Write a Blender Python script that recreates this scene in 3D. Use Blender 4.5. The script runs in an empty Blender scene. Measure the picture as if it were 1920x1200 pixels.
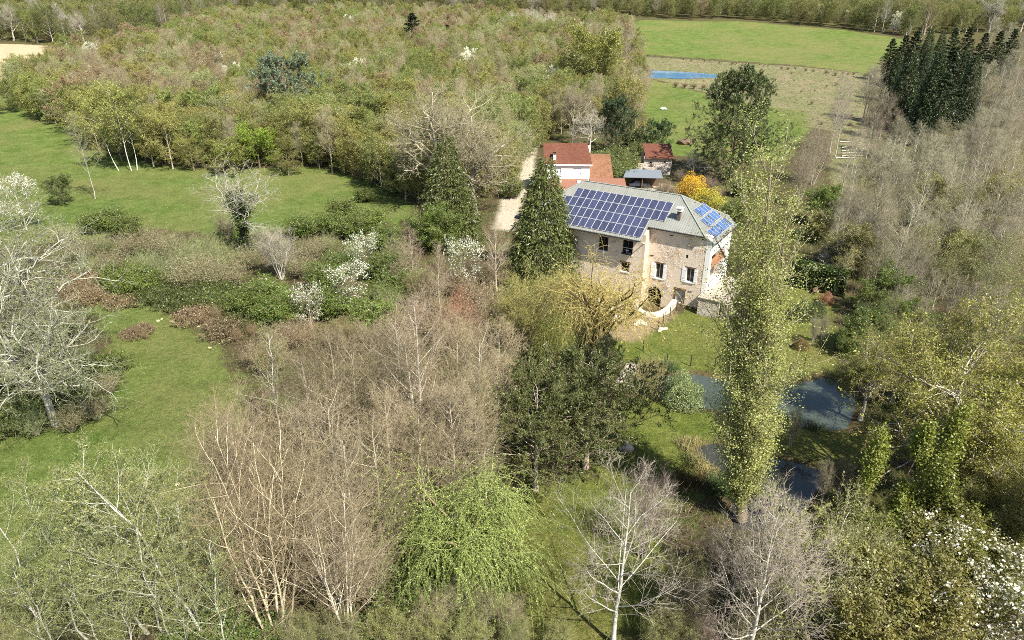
import bpy, math, random
import numpy as np
from mathutils import Vector, Matrix
S = bpy.context.scene
COL = S.collection
# ------------------------------------------------------------------ camera, sky, sun, exposure
CAM_H, PITCH, FPX = 37.0, math.radians(25.5), 1280.0
cd = bpy.data.cameras.new('camera'); cam = bpy.data.objects.new('camera', cd); COL.objects.link(cam)
cam.location = (0, 0, CAM_H); cam.rotation_euler = (math.pi/2 - PITCH, 0, 0)
cd.sensor_width = 36; cd.lens = 24; cd.clip_end = 5000; cd.clip_start = .5
S.camera = cam
SUN_AZ, SUN_EL = math.atan2(.63, -.78), math.radians(50)
W = bpy.data.worlds.new("World"); S.world = W; W.use_nodes = True
wn = W.node_tree; bg = wn.nodes['Background']
sky = wn.nodes.new('ShaderNodeTexSky'); sky.sky_type = 'NISHITA'; sky.sun_disc = False
sky.sun_elevation = SUN_EL; sky.sun_rotation = SUN_AZ
wn.links.new(sky.outputs[0], bg.inputs[0]); bg.inputs[1].default_value = .078
sd = bpy.data.lights.new('sun', 'SUN'); sd.energy = 5.0; sd.angle = math.radians(.5); sd.color = (1, .945, .84)
sun = bpy.data.objects.new('sun', sd); COL.objects.link(sun); sun.location = (60, -60, 120)
to_sun = Vector((math.sin(SUN_AZ)*math.cos(SUN_EL), math.cos(SUN_AZ)*math.cos(SUN_EL), math.sin(SUN_EL)))
sun.rotation_euler = (-to_sun).to_track_quat('-Z', 'Y').to_euler()
vs = S.view_settings; vs.view_transform = 'Standard'; vs.look = 'None'; vs.gamma = 1; vs.exposure = 1.12; vs.use_curve_mapping = False
S.cycles.max_bounces = 6; S.cycles.diffuse_bounces = 3; S.cycles.transmission_bounces = 3; S.cycles.glossy_bounces = 2
S.cycles.transparent_max_bounces = 4; S.cycles.use_denoising = False; S.cycles.filter_width = .9
rng = np.random.default_rng(7); random.seed(7)
# ------------------------------------------------------------------ node helpers
def new_mat(name):
    m = bpy.data.materials.new(name); m.use_nodes = True; nt = m.node_tree; nt.nodes.clear()
    return m, nt, nt.nodes, nt.links
class NB:
    """small helper to wire shader nodes"""
    def __init__(s, name):
        s.m, s.nt, s.n, s.l = new_mat(name)
    def node(s, t, **kw):
        x = s.n.new(t)
        for k, v in kw.items(): setattr(x, k, v)
        return x
    def put(s, sock, v):
        if hasattr(v, 'is_linked') or isinstance(v, bpy.types.NodeSocket): s.l.new(v, sock)
        else:
            if sock.type == 'RGBA' and len(v) == 3: v = (*v, 1)
            sock.default_value = v
    def attr(s, name, kind='GEOMETRY', out='Fac'):
        a = s.node('ShaderNodeAttribute', attribute_type=kind, attribute_name=name); return a.outputs[out]
    def noise(s, scale, detail=3, rough=.55, vec=None, dist=0):
        a = s.node('ShaderNodeTexNoise'); a.inputs['Scale'].default_value = scale; a.inputs['Detail'].default_value = detail
        a.inputs['Roughness'].default_value = rough; a.inputs['Distortion'].default_value = dist
        if vec is not None: s.l.new(vec, a.inputs['Vector'])
        return a.outputs['Fac']
    def math(s, op, a, b=0., c=None, clamp=False):
        x = s.node('ShaderNodeMath', operation=op, use_clamp=clamp); s.put(x.inputs[0], a); s.put(x.inputs[1], b)
        if c is not None: s.put(x.inputs[2], c)
        return x.outputs[0]
    def ramp(s, f, lo, hi, a=0., b=1.):
        x = s.node('ShaderNodeMapRange'); x.clamp = True; s.put(x.inputs[0], f)
        for i, v in zip((1, 2, 3, 4), (lo, hi, a, b)): s.put(x.inputs[i], v)
        return x.outputs[0]
    def mix(s, f, a, b, mode='MIX'):
        x = s.node('ShaderNodeMix', data_type='RGBA', blend_type=mode); s.put(x.inputs[0], f); s.put(x.inputs[6], a); s.put(x.inputs[7], b)
        return x.outputs[2]
    def coord(s, out='Object'):
        return s.node('ShaderNodeTexCoord').outputs[out]
    def bump(s, h, strength=.4, dist=.05):
        b = s.node('ShaderNodeBump'); b.inputs['Strength'].default_value = strength; b.inputs['Distance'].default_value = dist
        s.l.new(h, b.inputs['Height']); return b.outputs[0]
    def bsdf(s, color, rough=.8, normal=None, metallic=0., spec=.3):
        b = s.node('ShaderNodeBsdfPrincipled'); s.put(b.inputs['Base Color'], color); s.put(b.inputs['Roughness'], rough)
        s.put(b.inputs['Metallic'], metallic); s.put(b.inputs['Specular IOR Level'], spec)
        if normal is not None: s.l.new(normal, b.inputs['Normal'])
        return s.out(b.outputs[0])
    def out(s, sh):
        o = s.node('ShaderNodeOutputMaterial'); s.l.new(sh, o.inputs[0]); return s.m
def simple(name, color, rough=.7, var=.25, scale=3., metallic=0., spec=.3, bump=0.):
    b = NB(name); co = b.coord(); n = b.noise(scale, 5, .6, co)
    c = b.mix(b.ramp(n, .3, .7), tuple(x*(1-var) for x in color), tuple(min(1, x*(1+var)) for x in color))
    nm = b.bump(b.noise(scale*6, 4, .6, co), bump, .02) if bump else None
    return b.bsdf(c, rough, nm, metallic, spec)
def leaf_mat(name, trans=.3, fixed=None):
    b = NB(name); t = b.attr('tint'); col = b.attr('color', 'OBJECT', 'Color') if fixed is None else None
    if fixed is None:
        oi = b.node('ShaderNodeObjectInfo'); col = oi.outputs['Color']
    else: col = fixed
    k = b.math('MULTIPLY', b.ramp(t, 0, 1, .62, 1.42), b.ramp(b.node('ShaderNodeObjectInfo').outputs['Random'], 0, 1, .86, 1.16))
    c = b.mix(1., col, k, 'MULTIPLY')
    # drier, yellower leaves here and there
    c = b.mix(b.ramp(t, .55, 1, 0, .28), c, b.mix(1., c, (1.35, 1.12, .7), 'MULTIPLY'))
    d = b.node('ShaderNodeBsdfDiffuse'); b.put(d.inputs[0], c)
    tr = b.node('ShaderNodeBsdfTranslucent'); b.put(tr.inputs[0], b.mix(1., c, (1.25, 1.25, .6), 'MULTIPLY'))
    g = b.node('ShaderNodeBsdfGlossy'); b.put(g.inputs[0], (.9, .9, .9)); g.inputs['Roughness'].default_value = .45
    m1 = b.node('ShaderNodeMixShader'); m1.inputs[0].default_value = trans; b.l.new(d.outputs[0], m1.inputs[1]); b.l.new(tr.outputs[0], m1.inputs[2])
    m2 = b.node('ShaderNodeMixShader'); m2.inputs[0].default_value = .035; b.l.new(m1.outputs[0], m2.inputs[1]); b.l.new(g.outputs[0], m2.inputs[2])
    return b.out(m2.outputs[0])
def bark_mat(name, fixed=None, patch=.35):
    b = NB(name); co = b.coord()
    col = b.node('ShaderNodeObjectInfo').outputs['Color'] if fixed is None else fixed
    n = b.noise(3.5, 4, .65, co); t = b.attr('tint')
    c = b.mix(1., col, b.ramp(n, .32, .66, 1-patch, 1+patch), 'MULTIPLY')
    c = b.mix(1., c, b.ramp(t, 0, 1, .75, 1.25), 'MULTIPLY')
    d = b.node('ShaderNodeBsdfDiffuse'); b.put(d.inputs[0], c)
    return b.out(d.outputs[0])
M_LEAF = leaf_mat('leaf_surface'); M_BARK = bark_mat('bark_surface')
M_TWIG = bark_mat('brown_twig', (.25, .195, .13)); M_PETAL = leaf_mat('white_petal', .35, (.78, .78, .74))
M_BUD = leaf_mat('green_bud', .3, (.20, .215, .06)); M_NEEDLE = leaf_mat('needle_surface', .12)
# ------------------------------------------------------------------ terrain height and pixel rays
def base_h(x, y):
    t = np.asarray(y, float) - 132
    r = np.where(t < 0, 0, np.where(t < 40, t*t/80, t - 20))*.068
    return r
def ray(px, py):
    x = (px-960)/FPX; yy = (600-py)/FPX
    return np.array([x, math.cos(PITCH)+yy*math.sin(PITCH), -math.sin(PITCH)+yy*math.cos(PITCH)])
def hit(px, py, h=0.):
    """ground point whose point h metres above the ground is seen along this ray"""
    r = ray(px, py); lo, hi = 1., 1500.
    for _ in range(60):
        t = (lo+hi)/2; p = r*t
        if p[2]+CAM_H - h > base_h(p[0], p[1]): lo = t
        else: hi = t
    p = r*lo
    return float(p[0]), float(p[1])
def hit_tree(px, py_base, py_top):
    x, y = hit(px, py_base); g = float(base_h(x, y)); yy = (600-py_top)/FPX
    # height whose image row is py_top at this distance
    dep = y*math.cos(PITCH); c, s_ = math.cos(PITCH), math.sin(PITCH)
    zr = (yy*y*c - y*s_)/(c + yy*s_)
    return x, y, zr + CAM_H - g
def poly(pts): return np.array([hit(*p) for p in pts])
def sdist(P, V):
    """signed distance, positive inside the polygon"""
    d = np.full(len(P), 1e9); ins = np.zeros(len(P), bool); n = len(V)
    for i in range(n):
        a, b = V[i], V[(i+1) % n]; e = b-a; w = P-a
        t = np.clip((w@e)/(e@e+1e-9), 0, 1); q = w - t[:, None]*e
        d = np.minimum(d, (q*q).sum(1))
        c = (a[1] > P[:, 1]) != (b[1] > P[:, 1])
        ins ^= c & (P[:, 0] < (b[0]-a[0])*(P[:, 1]-a[1])/((b[1]-a[1]) + 1e-12)+a[0])
    d = np.sqrt(d); return np.where(ins, d, -d)
# ------------------------------------------------------------------ mesh building
class MB:
    def __init__(s): s.V = []; s.F4 = []; s.F3 = []; s.T4 = []; s.T3 = []; s.M4 = []; s.M3 = []; s.nv = 0
    def quads(s, V, F, mat=0, tint=.5):
        s.F4.append(F+s.nv); s.T4.append(np.broadcast_to(np.asarray(tint, float), (len(F),))); s.M4.append(np.full(len(F), mat)); s.V.append(V); s.nv += len(V)
    def tris(s, V, F, mat=0, tint=.5):
        s.F3.append(F+s.nv); s.T3.append(np.broadcast_to(np.asarray(tint, float), (len(F),))); s.M3.append(np.full(len(F), mat)); s.V.append(V); s.nv += len(V)
    def mesh(s, name, mats, smooth=True):
        me = bpy.data.meshes.new(name); V = np.concatenate(s.V).astype(np.float32)
        f4 = np.concatenate(s.F4) if s.F4 else np.zeros((0, 4), int); f3 = np.concatenate(s.F3) if s.F3 else np.zeros((0, 3), int)
        n = len(f4)+len(f3); me.vertices.add(len(V)); me.vertices.foreach_set('co', V.ravel())
        lv = np.concatenate([f4.ravel(), f3.ravel()]).astype(np.int32); me.loops.add(len(lv)); me.loops.foreach_set('vertex_index', lv)
        st = np.concatenate([np.arange(len(f4))*4, len(f4)*4+np.arange(len(f3))*3]).astype(np.int32)
        me.polygons.add(n); me.polygons.foreach_set('loop_start', st)
        me.polygons.foreach_set('material_index', np.concatenate(s.M4+s.M3).astype(np.int32))
        me.polygons.foreach_set('use_smooth', np.full(n, smooth))
        a = me.attributes.new('tint', 'FLOAT', 'FACE'); a.data.foreach_set('value', np.concatenate(s.T4+s.T3).astype(np.float32))
        for m in mats: me.materials.append(m)
        me.update(); me.validate(); return me
def nrm(a): return a/np.maximum(np.linalg.norm(a, axis=-1, keepdims=True), 1e-9)
def frames(T):
    ref = np.where(np.abs(T[..., 2:3]) > .9, np.array([1., 0, 0]), np.array([0, 0, 1.]))
    a = nrm(np.cross(T, ref)); return a, np.cross(T, a)
def tubes(mb, P, R, sides=3, mat=0, tint=None):
    B, K, _ = P.shape
    T = np.empty_like(P); T[:, 1:-1] = P[:, 2:]-P[:, :-2]; T[:, 0] = P[:, 1]-P[:, 0]; T[:, -1] = P[:, -1]-P[:, -2]
    a, b = frames(nrm(P[:, -1]-P[:, 0])); a = np.repeat(a[:, None], K, 1); T = nrm(T)
    a = nrm(a - (a*T).sum(-1, keepdims=True)*T); b = np.cross(T, a)
    th = np.arange(sides)*2*math.pi/sides
    V = P[:, :, None]+R[:, :, None, None]*(a[:, :, None]*np.cos(th)[:, None]+b[:, :, None]*np.sin(th)[:, None])
    i = np.arange(B)[:, None, None]*K*sides; k = np.arange(K-1)[None, :, None]*sides; s = np.arange(sides)[None, None]; s2 = (s+1) % sides
    F = np.stack(np.broadcast_arrays(i+k+s, i+k+s2, i+k+sides+s2, i+k+sides+s), -1).reshape(-1, 4)
    t = .5 if tint is None else np.repeat(tint, (K-1)*sides)
    mb.quads(V.reshape(-1, 3), F, mat, t)
def cones(mb, P, R, mat=0, tint=None):
    B = len(P); T = nrm(P[:, -1]-P[:, 0]); a, b = frames(T); th = np.arange(3)*2*math.pi/3
    ring = P[:, 0][:, None]+R[:, 0][:, None, None]*(a[:, None]*np.cos(th)[:, None]+b[:, None]*np.sin(th)[:, None])
    V = np.concatenate([ring, P[:, -1][:, None]], 1); i = np.arange(B)[:, None]*4
    F = np.stack([np.stack(np.broadcast_arrays(i+j, i+(j+1) % 3, i+3), -1)[:, 0] for j in range(3)], 1).reshape(-1, 3)
    mb.tris(V.reshape(-1, 3), F, mat, .5 if tint is None else np.repeat(tint, 3))
GA = 2.399963
def spawn(r, P, R, n, t0, t1, ang, ln, K=4, up=0., wig=.12, rr=.6, rmin=.004, taper=.35, flat=1., env=None, lv=(.75, 1.25)):
    """n children on every branch of P; ln = length as a share of the parent's; env(t) scales it along the parent"""
    B, Kp, _ = P.shape
    t = (np.arange(n)+r.random((B, n)))/n; t = t0+(t1-t0)*t
    f = t*(Kp-1); i = np.clip(f.astype(int), 0, Kp-2); fr = (f-i)[..., None]; b = np.arange(B)[:, None]
    p0, p1 = P[b, i], P[b, i+1]; pos = p0+(p1-p0)*fr; T = nrm(p1-p0)
    rad = R[b, i]*(1-fr[..., 0])+R[b, i+1]*fr[..., 0]
    L = np.linalg.norm(np.diff(P, axis=1), axis=-1).sum(1)[:, None]*ln*r.uniform(lv[0], lv[1], (B, n))
    if env is not None: L = L*env(t)
    az = np.arange(n)*GA+r.uniform(0, 6.28, (B, 1))+r.uniform(-.5, .5, (B, n))
    a, c = frames(T); an = np.radians(r.uniform(ang[0], ang[1], (B, n)))[..., None]
    d = np.cos(an)*T+np.sin(an)*(np.cos(az)[..., None]*a+np.sin(az)[..., None]*c)
    d[..., 2] *= flat; d = nrm(d).reshape(-1, 3); pos = pos.reshape(-1, 3); L = L.reshape(-1); rad = rad.reshape(-1)
    N = len(d); out = np.empty((N, K, 3)); out[:, 0] = pos; step = (L/(K-1))[:, None]
    for k in range(1, K):
        d = nrm(d+r.normal(0, wig, (N, 3))+np.array([0, 0, up])); out[:, k] = out[:, k-1]+d*step
    r0 = np.maximum(rad*rr, rmin)
    return out, r0[:, None]*np.linspace(1, taper, K)[None]
def leaves(mb, r, P, n, size, mat=0, t0=.15, jit=.1, asp=.55, upb=.6, clump=None, droop=0., along=None):
    """n leaves on every twig of P: small folded blades with their own direction"""
    B, Kp, _ = P.shape; t = t0+(1-t0)*r.random((B, n)); f = t*(Kp-1); i = np.clip(f.astype(int), 0, Kp-2); fr = (f-i)[..., None]; b = np.arange(B)[:, None]
    c = (P[b, i]*(1-fr)+P[b, i+1]*fr); T = nrm(P[b, i+1]-P[b, i]).reshape(-1, 3); c = c.reshape(-1, 3)+r.normal(0, jit, (B*n, 3))
    d = nrm(r.normal(0, 1, (B*n, 3))+(T*along if along else 0)+np.array([0, 0, -droop])); nn = nrm(r.normal(0, 1, (B*n, 3))+np.array([0, 0, upb])); s = nrm(np.cross(d, nn))
    z = (size*r.uniform(.6, 1.4, B*n))[:, None]
    V = np.stack([c-d*z*.5, c+s*z*asp*.5+nn*z*.06, c+d*z*.5, c-s*z*asp*.5+nn*z*.06], 1).reshape(-1, 3)
    F = np.arange(B*n*4).reshape(-1, 4)
    ct = r.random(B) if clump is None else clump
    mb.quads(V, F, mat, np.clip(.55*np.repeat(ct, n)+.45*r.random(B*n), 0, 1))
def stem(r, H, r0, r1, K=9, lean=(0, 0), wig=.03, base=(0, 0), n=1, curve=0.):
    P = np.zeros((n, K, 3)); R = np.zeros((n, K))
    for j in range(n):
        t = np.linspace(0, 1, K); w = np.cumsum(r.normal(0, wig*H/K**.5*.6, (K, 2)), 0); w[0] = 0
        P[j, :, 0] = base[0]+lean[0]*H*(t+curve*t*t)+w[:, 0]; P[j, :, 1] = base[1]+lean[1]*H*(t+curve*t*t)+w[:, 1]; P[j, :, 2] = H*t-.25*(t == 0)
        R[j] = r0+(r1-r0)*t**.8
        R[j, 0] *= 1.35
    return P, R
def rep(a, n): return np.repeat(a, n)
# each kind returns (trunk mesh, crown mesh, nominal height)
def k_alder(seed, H=16., n1=34, n2=8, n3=6, n4=2, ang=(38, 62), l1=.26, up=.1, lean=(0, 0), rad=.2, buds=0, low=.25, budsize=.1, wig=.02, tt=1.):
    r = np.random.default_rng(seed); a, b = MB(), MB()
    P, R = stem(r, H, rad, .025, 11, lean, wig); tubes(a, P, R, 7)
    P1, R1 = spawn(r, P, R, n1, low, .98, ang, l1, 6, up, .09, .42, .02, .3, env=lambda t: .35+1.1*(1-t)**.8); tubes(a, P1, R1, 4, 0, r.random(len(P1)))
    P2, R2 = spawn(r, P1, R1, n2, .18, .98, (28, 60), .42, 4, .09, .13, .6, .011, .45, env=lambda t: 1.15-.6*t); tubes(b, P2, R2, 3, 0, r.random(len(P2)))
    P3, R3 = spawn(r, P2, R2, n3, .15, 1, (25, 58), .5, 3, .08, .15, .75, .0072*tt, .5); tubes(b, P3, R3, 3, 0, r.random(len(P3)))
    P4, R4 = spawn(r, P3, R3, n4, .2, 1, (20, 55), .7, 2, .05, .1, .9, .006*tt); cones(b, P4, R4, 0, r.random(len(P4)))
    if buds: leaves(b, r, P3, buds, budsize, 1, .2, .06)
    return a.mesh('tree_trunk', [M_BARK]), b.mesh('tree_twigs', [M_BARK, M_BUD]), H
def k_oak(seed, H=16., n1=10, n2=9, n3=8, n4=6, n5=3, spread=(25, 62), l1=.75, wig=.2, rad=.42, leaf=0, lsize=.2, ivy=0, buds=0, trunk=.55, thick=1.):
    r = np.random.default_rng(seed); a, b = MB(), MB()
    P, R = stem(r, H*trunk, rad, rad*.45, 9, (r.normal(0, .04), r.normal(0, .04)), .05); tubes(a, P, R, 8)
    P1, R1 = spawn(r, P, R, n1, .35, 1, spread, l1, 8, .07, wig, .62, .05, .3, env=lambda t: 1.1-.3*t); tubes(a, P1, R1, 5, 0, r.random(len(P1)))
    P2, R2 = spawn(r, P1, R1, n2, .2, 1, (30, 70), .46, 6, .06, wig, .62, .022*thick, .35, env=lambda t: 1.2-.5*t); tubes(a, P2, R2, 4, 0, r.random(len(P2)))
    P3, R3 = spawn(r, P2, R2, n3, .15, 1, (28, 65), .45, 4, .04, wig*.9, .65, .013*thick, .45); tubes(b, P3, R3, 3, 0, r.random(len(P3)))
    P4, R4 = spawn(r, P3, R3, n4, .15, 1, (25, 65), .5, 3, .03, .15, .75, .0095*thick, .5); tubes(b, P4, R4, 3, 0, r.random(len(P4)))
    if n5:
        P5, R5 = spawn(r, P4, R4, n5, .2, 1, (25, 60), .55, 2, .02, .1, .9, .008*thick); cones(b, P5, R5, 0, r.random(len(P5)))
    if leaf: leaves(b, r, P4, leaf, lsize, 1, .1, .12, clump=np.repeat(r.random(len(P3)), n4))
    if buds: leaves(b, r, P4, buds, .12, 3, .1, .1)
    if ivy:
        leaves(b, r, P, ivy, .3, 2, 0, .45); leaves(b, r, P1[:, :4], ivy//3, .26, 2, 0, .3)
    return a.mesh('tree_trunk', [M_BARK]), b.mesh('tree_crown', [M_BARK if not leaf else M_TWIG, M_LEAF, M_IVY, M_BUD]), H
M_IVY = leaf_mat('ivy_leaf', .15, (.06, .085, .022))
def k_multistem(seed, H=11., ns=9, sp=.32, n1=10, n2=7, n3=5, n4=2, rad=.09, buds=0, budsize=.11, wig=.05):
    r = np.random.default_rng(seed); a, b = MB(), MB(); Ps, Rs = [], []
    for j in range(ns):
        az = j*GA+r.uniform(-.3, .3); s = sp*r.uniform(.2, 1.1); h = H*r.uniform(.72, 1.02)
        P, R = stem(r, h, rad*r.uniform(.6, 1.2), .014, 9, (math.cos(az)*s, math.sin(az)*s), wig, (math.cos(az)*.35*s/sp, math.sin(az)*.35*s/sp), 1, -.25); Ps.append(P); Rs.append(R)
    P, R = np.concatenate(Ps), np.concatenate(Rs); tubes(a, P, R, 5, 0, r.random(ns))
    P1, R1 = spawn(r, P, R, n1, .22, .98, (25, 62), .34, 5, .07, .14, .5, .014, .35, env=lambda t: .5+.9*(1-t)); tubes(a, P1, R1, 4, 0, r.random(len(P1)))
    P2, R2 = spawn(r, P1, R1, n2, .15, 1, (25, 55), .42, 4, .07, .13, .6, .01, .45); tubes(b, P2, R2, 3, 0, r.random(len(P2)))
    P3, R3 = spawn(r, P2, R2, n3, .15, 1, (25, 55), .55, 3, .05, .14, .75, .0065, .5); tubes(b, P3, R3, 3, 0, r.random(len(P3)))
    if n4:
        P4, R4 = spawn(r, P3, R3, n4, .2, 1, (20, 55), .6, 2, .05, .1, .9, .0055); cones(b, P4, R4, 0, r.random(len(P4)))
    if buds: leaves(b, r, P3, buds, budsize, 1, .1, .07)
    return a.mesh('tree_stems', [M_BARK]), b.mesh('tree_twigs', [M_BARK, M_BUD]), H
def k_leafy(seed, H=13., n1=16, n2=9, n3=7, nl=13, size=.26, l1=.44, ang=(38, 78), flat=.7, rad=.2, low=.04, mats=None, asp=.6, petals=0, psize=.2, up=.05, stems=1):
    r = np.random.default_rng(seed); a, b = MB(), MB()
    P, R = stem(r, H*.93, rad, .03, 9, (0, 0), .035)
    if stems > 1:
        Q = [stem(r, H*r.uniform(.7, .95), rad*.7, .03, 9, (math.cos(j*2.2)*.16, math.sin(j*2.2)*.16), .03) for j in range(stems-1)]
        P = np.concatenate([P]+[q[0] for q in Q]); R = np.concatenate([R]+[q[1] for q in Q])
    tubes(a, P, R, 6, 0, r.random(len(P)))
    P1, R1 = spawn(r, P, R, n1, low, .99, ang, l1, 6, up, .1, .48, .025, .3, flat=flat, env=lambda t: .42+1.05*np.sqrt(np.clip(1-t*t*.96, 0, 1))*(.55+.45*np.minimum(1, t/.35))*.75); tubes(a, P1, R1, 4, 0, r.random(len(P1)))
    P2, R2 = spawn(r, P1, R1, n2, .2, 1, (30, 65), .42, 4, .02, .14, .6, .012, .4, flat=flat, env=lambda t: 1.2-.55*t); tubes(b, P2, R2, 3, 0, r.random(len(P2)))
    P3, R3 = spawn(r, P2, R2, n3, .15, 1, (28, 65), .5, 2, .0, .14, .75, .009, .5, flat=flat); cones(b, P3, R3, 0, r.random(len(P3)))
    cl = np.clip(np.repeat(r.random(len(P1)), n2*n3)*.6+np.repeat(r.random(len(P2)), n3)*.4, 0, 1)
    if nl: leaves(b, r, P3, nl, size, 1, .05, .13, asp, .8, cl)
    if petals: leaves(b, r, P3, petals, psize, 2, .1, .09, .85, .5)
    return a.mesh('tree_trunk', [M_BARK]), b.mesh('tree_crown', [M_TWIG, M_LEAF, M_PETAL]), H
def k_spruce(seed, H=16., n1=120, n2=9, nl=9, size=.42, w=.27, droop=-.16, rad=.26, low=.0):
    r = np.random.default_rng(seed); a, b = MB(), MB()
    P, R = stem(r, H, rad, .02, 9, (0, 0), .006); tubes(a, P, R, 7)
    P1, R1 = spawn(r, P, R, n1, low, .985, (72, 98), w, 5, .03, .05, .3, .012, .3, env=lambda t: .06+1.02*(1-t)**.9, lv=(.88, 1.1))
    k = np.linspace(0, 1, 5); P1[:, :, 2] += droop*np.linalg.norm(P1[:, -1]-P1[:, 0], axis=1)[:, None]*(np.sin(k*2.6)-.1*k)
    tubes(b, P1, R1, 3, 0, r.random(len(P1)))
    P2, R2 = spawn(r, P1, R1, n2, .12, 1, (35, 65), .36, 3, -.22, .08, .6, .008, .4, flat=.4, env=lambda t: 1.25-.85*t); cones(b, P2, R2, 0)
    leaves(b, r, P2, nl, size, 1, 0, .06, .3, 1.2, np.repeat(r.random(len(P1)), n2), .5, 1.4)
    leaves(b, r, P1, 18, size, 1, .2, .08, .34, 1.2, None, .5, 1.2)
    return a.mesh('tree_trunk', [M_BARK]), b.mesh('needle_crown', [M_TWIG, M_NEEDLE]), H
def k_pine(seed, H=16., n1=24, n2=7, n3=4, nl=26, low=.3, l1=.32, size=.36, rad=.3, ang=(55, 90), lean=(0, 0), clump=.3, stems=1):
    r = np.random.default_rng(seed); a, b = MB(), MB()
    P, R = stem(r, H*.96, rad, .05, 9, lean, .02)
    if stems > 1:
        Q = stem(r, H*.8, rad*.8, .05, 9, (.12, -.05), .03); P = np.concatenate([P, Q[0]]); R = np.concatenate([R, Q[1]])
    tubes(a, P, R, 8, 0, r.random(len(P)))
    P1, R1 = spawn(r, P, R, n1, low, .99, ang, l1, 6, .07, .14, .4, .035, .3, env=lambda t: .3+1.0*np.clip(1-((t-.35)/.68)**2, 0, 1)); tubes(a, P1, R1, 4, 0, r.random(len(P1)))
    P2, R2 = spawn(r, P1, R1, n2, .22, 1, (28, 62), .36, 4, .1, .15, .6, .018, .4, env=lambda t: 1.25-.6*t); tubes(b, P2, R2, 3, 0, r.random(len(P2)))
    P3, R3 = spawn(r, P2, R2, n3, .25, 1, (25, 55), .45, 2, .18, .1, .7, .013, .5); cones(b, P3, R3, 0)
    leaves(b, r, P3, nl, size, 1, .3, clump*.42, .24, .7, np.repeat(r.random(len(P2)), n3), -.5, 1.)
    return a.mesh('tree_trunk', [M_BARK]), b.mesh('needle_crown', [M_TWIG, M_NEEDLE]), H
def k_poplar(seed, H=27., n1=60, n2=6, n3=4, nl=15, size=.085):
    r = np.random.default_rng(seed); a, b = MB(), MB()
    P, R = stem(r, H*.97, .27, .03, 12, (0, 0), .01)
    Q = [stem(r, H*(.5+.46*(j % 7)/6.5), .085, .03, 12, (math.cos(j*GA)*.105*(1.1-.09*(j % 7)), math.sin(j*GA)*.105*(1.1-.09*(j % 7))), .012, curve=-.55) for j in range(13)]
    P = np.concatenate([P]+[q[0] for q in Q]); R = np.concatenate([R]+[q[1] for q in Q]); tubes(a, P, R, 6, 0, r.random(len(P)))
    P1, R1 = spawn(r, P, R, n1//3, .04, .985, (12, 27), .15, 6, .08, .06, .45, .026, .35, env=lambda t: .6+.75*np.clip(np.sin(np.clip(t*1.05, 0, 1)**.9*3.0), 0, 1)); tubes(a, P1, R1, 4, 0, r.random(len(P1)))
    P2, R2 = spawn(r, P1, R1, n2, .1, 1, (16, 40), .4, 4, .12, .1, .55, .013, .4); cones(b, P2[:, [0, -1]], R2[:, [0, -1]], 0, r.random(len(P2)))
    P3, R3 = spawn(r, P2, R2, n3, .1, 1, (20, 50), .42, 2, .1, .1, .7, .008, .5)
    leaves(b, r, P3, nl, size, 1, .0, .14, .8, .3, np.repeat(r.random(len(P1)), n2*n3))
    return a.mesh('tree_trunk', [M_BARK]), b.mesh('tree_crown', [M_BUFF, M_LEAF]), H
M_BUFF = bark_mat('buff_twig', (.36, .32, .24))
def k_willow(seed, H=12., n1=11, n2=8, n3=9, nl=12, size=.2, fall=.34, rad=.35, trunk=.5, l1=.85, asp=.3, spread=(20, 60), tw=None, straight=.0):
    r = np.random.default_rng(seed); a, b = MB(), MB()
    P, R = stem(r, H*trunk, rad, rad*.5, 8, (r.normal(0, .06), r.normal(0, .06)), .05); tubes(a, P, R, 8)
    P1, R1 = spawn(r, P, R, n1, .35, 1, spread, l1, 8, .05, .13, .6, .05, .25, lv=(.55, 1.3)); tubes(a, P1, R1, 5, 0, r.random(len(P1)))
    P2, R2 = spawn(r, P1, R1, n2, .25, 1, (30, 70), .42, 5, .04, .16, .5, .016, .4); tubes(b, P2, R2, 3, 0, r.random(len(P2)))
    P3, R3 = spawn(r, P2, R2, n3, .15, 1, (30, 80), fall, 7, -.42+straight, .09, .6, .011, .5, lv=(.4, 1.4)); tubes(b, P3, R3, 3, 0, r.random(len(P3)))
    leaves(b, r, P3, nl, size, 1, .05, .035, asp, .3, np.repeat(r.random(len(P2)), n3), .8, .8)
    return a.mesh('tree_trunk', [M_BARK]), b.mesh('weeping_crown', [tw or M_TWIG, M_LEAF]), H
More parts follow.
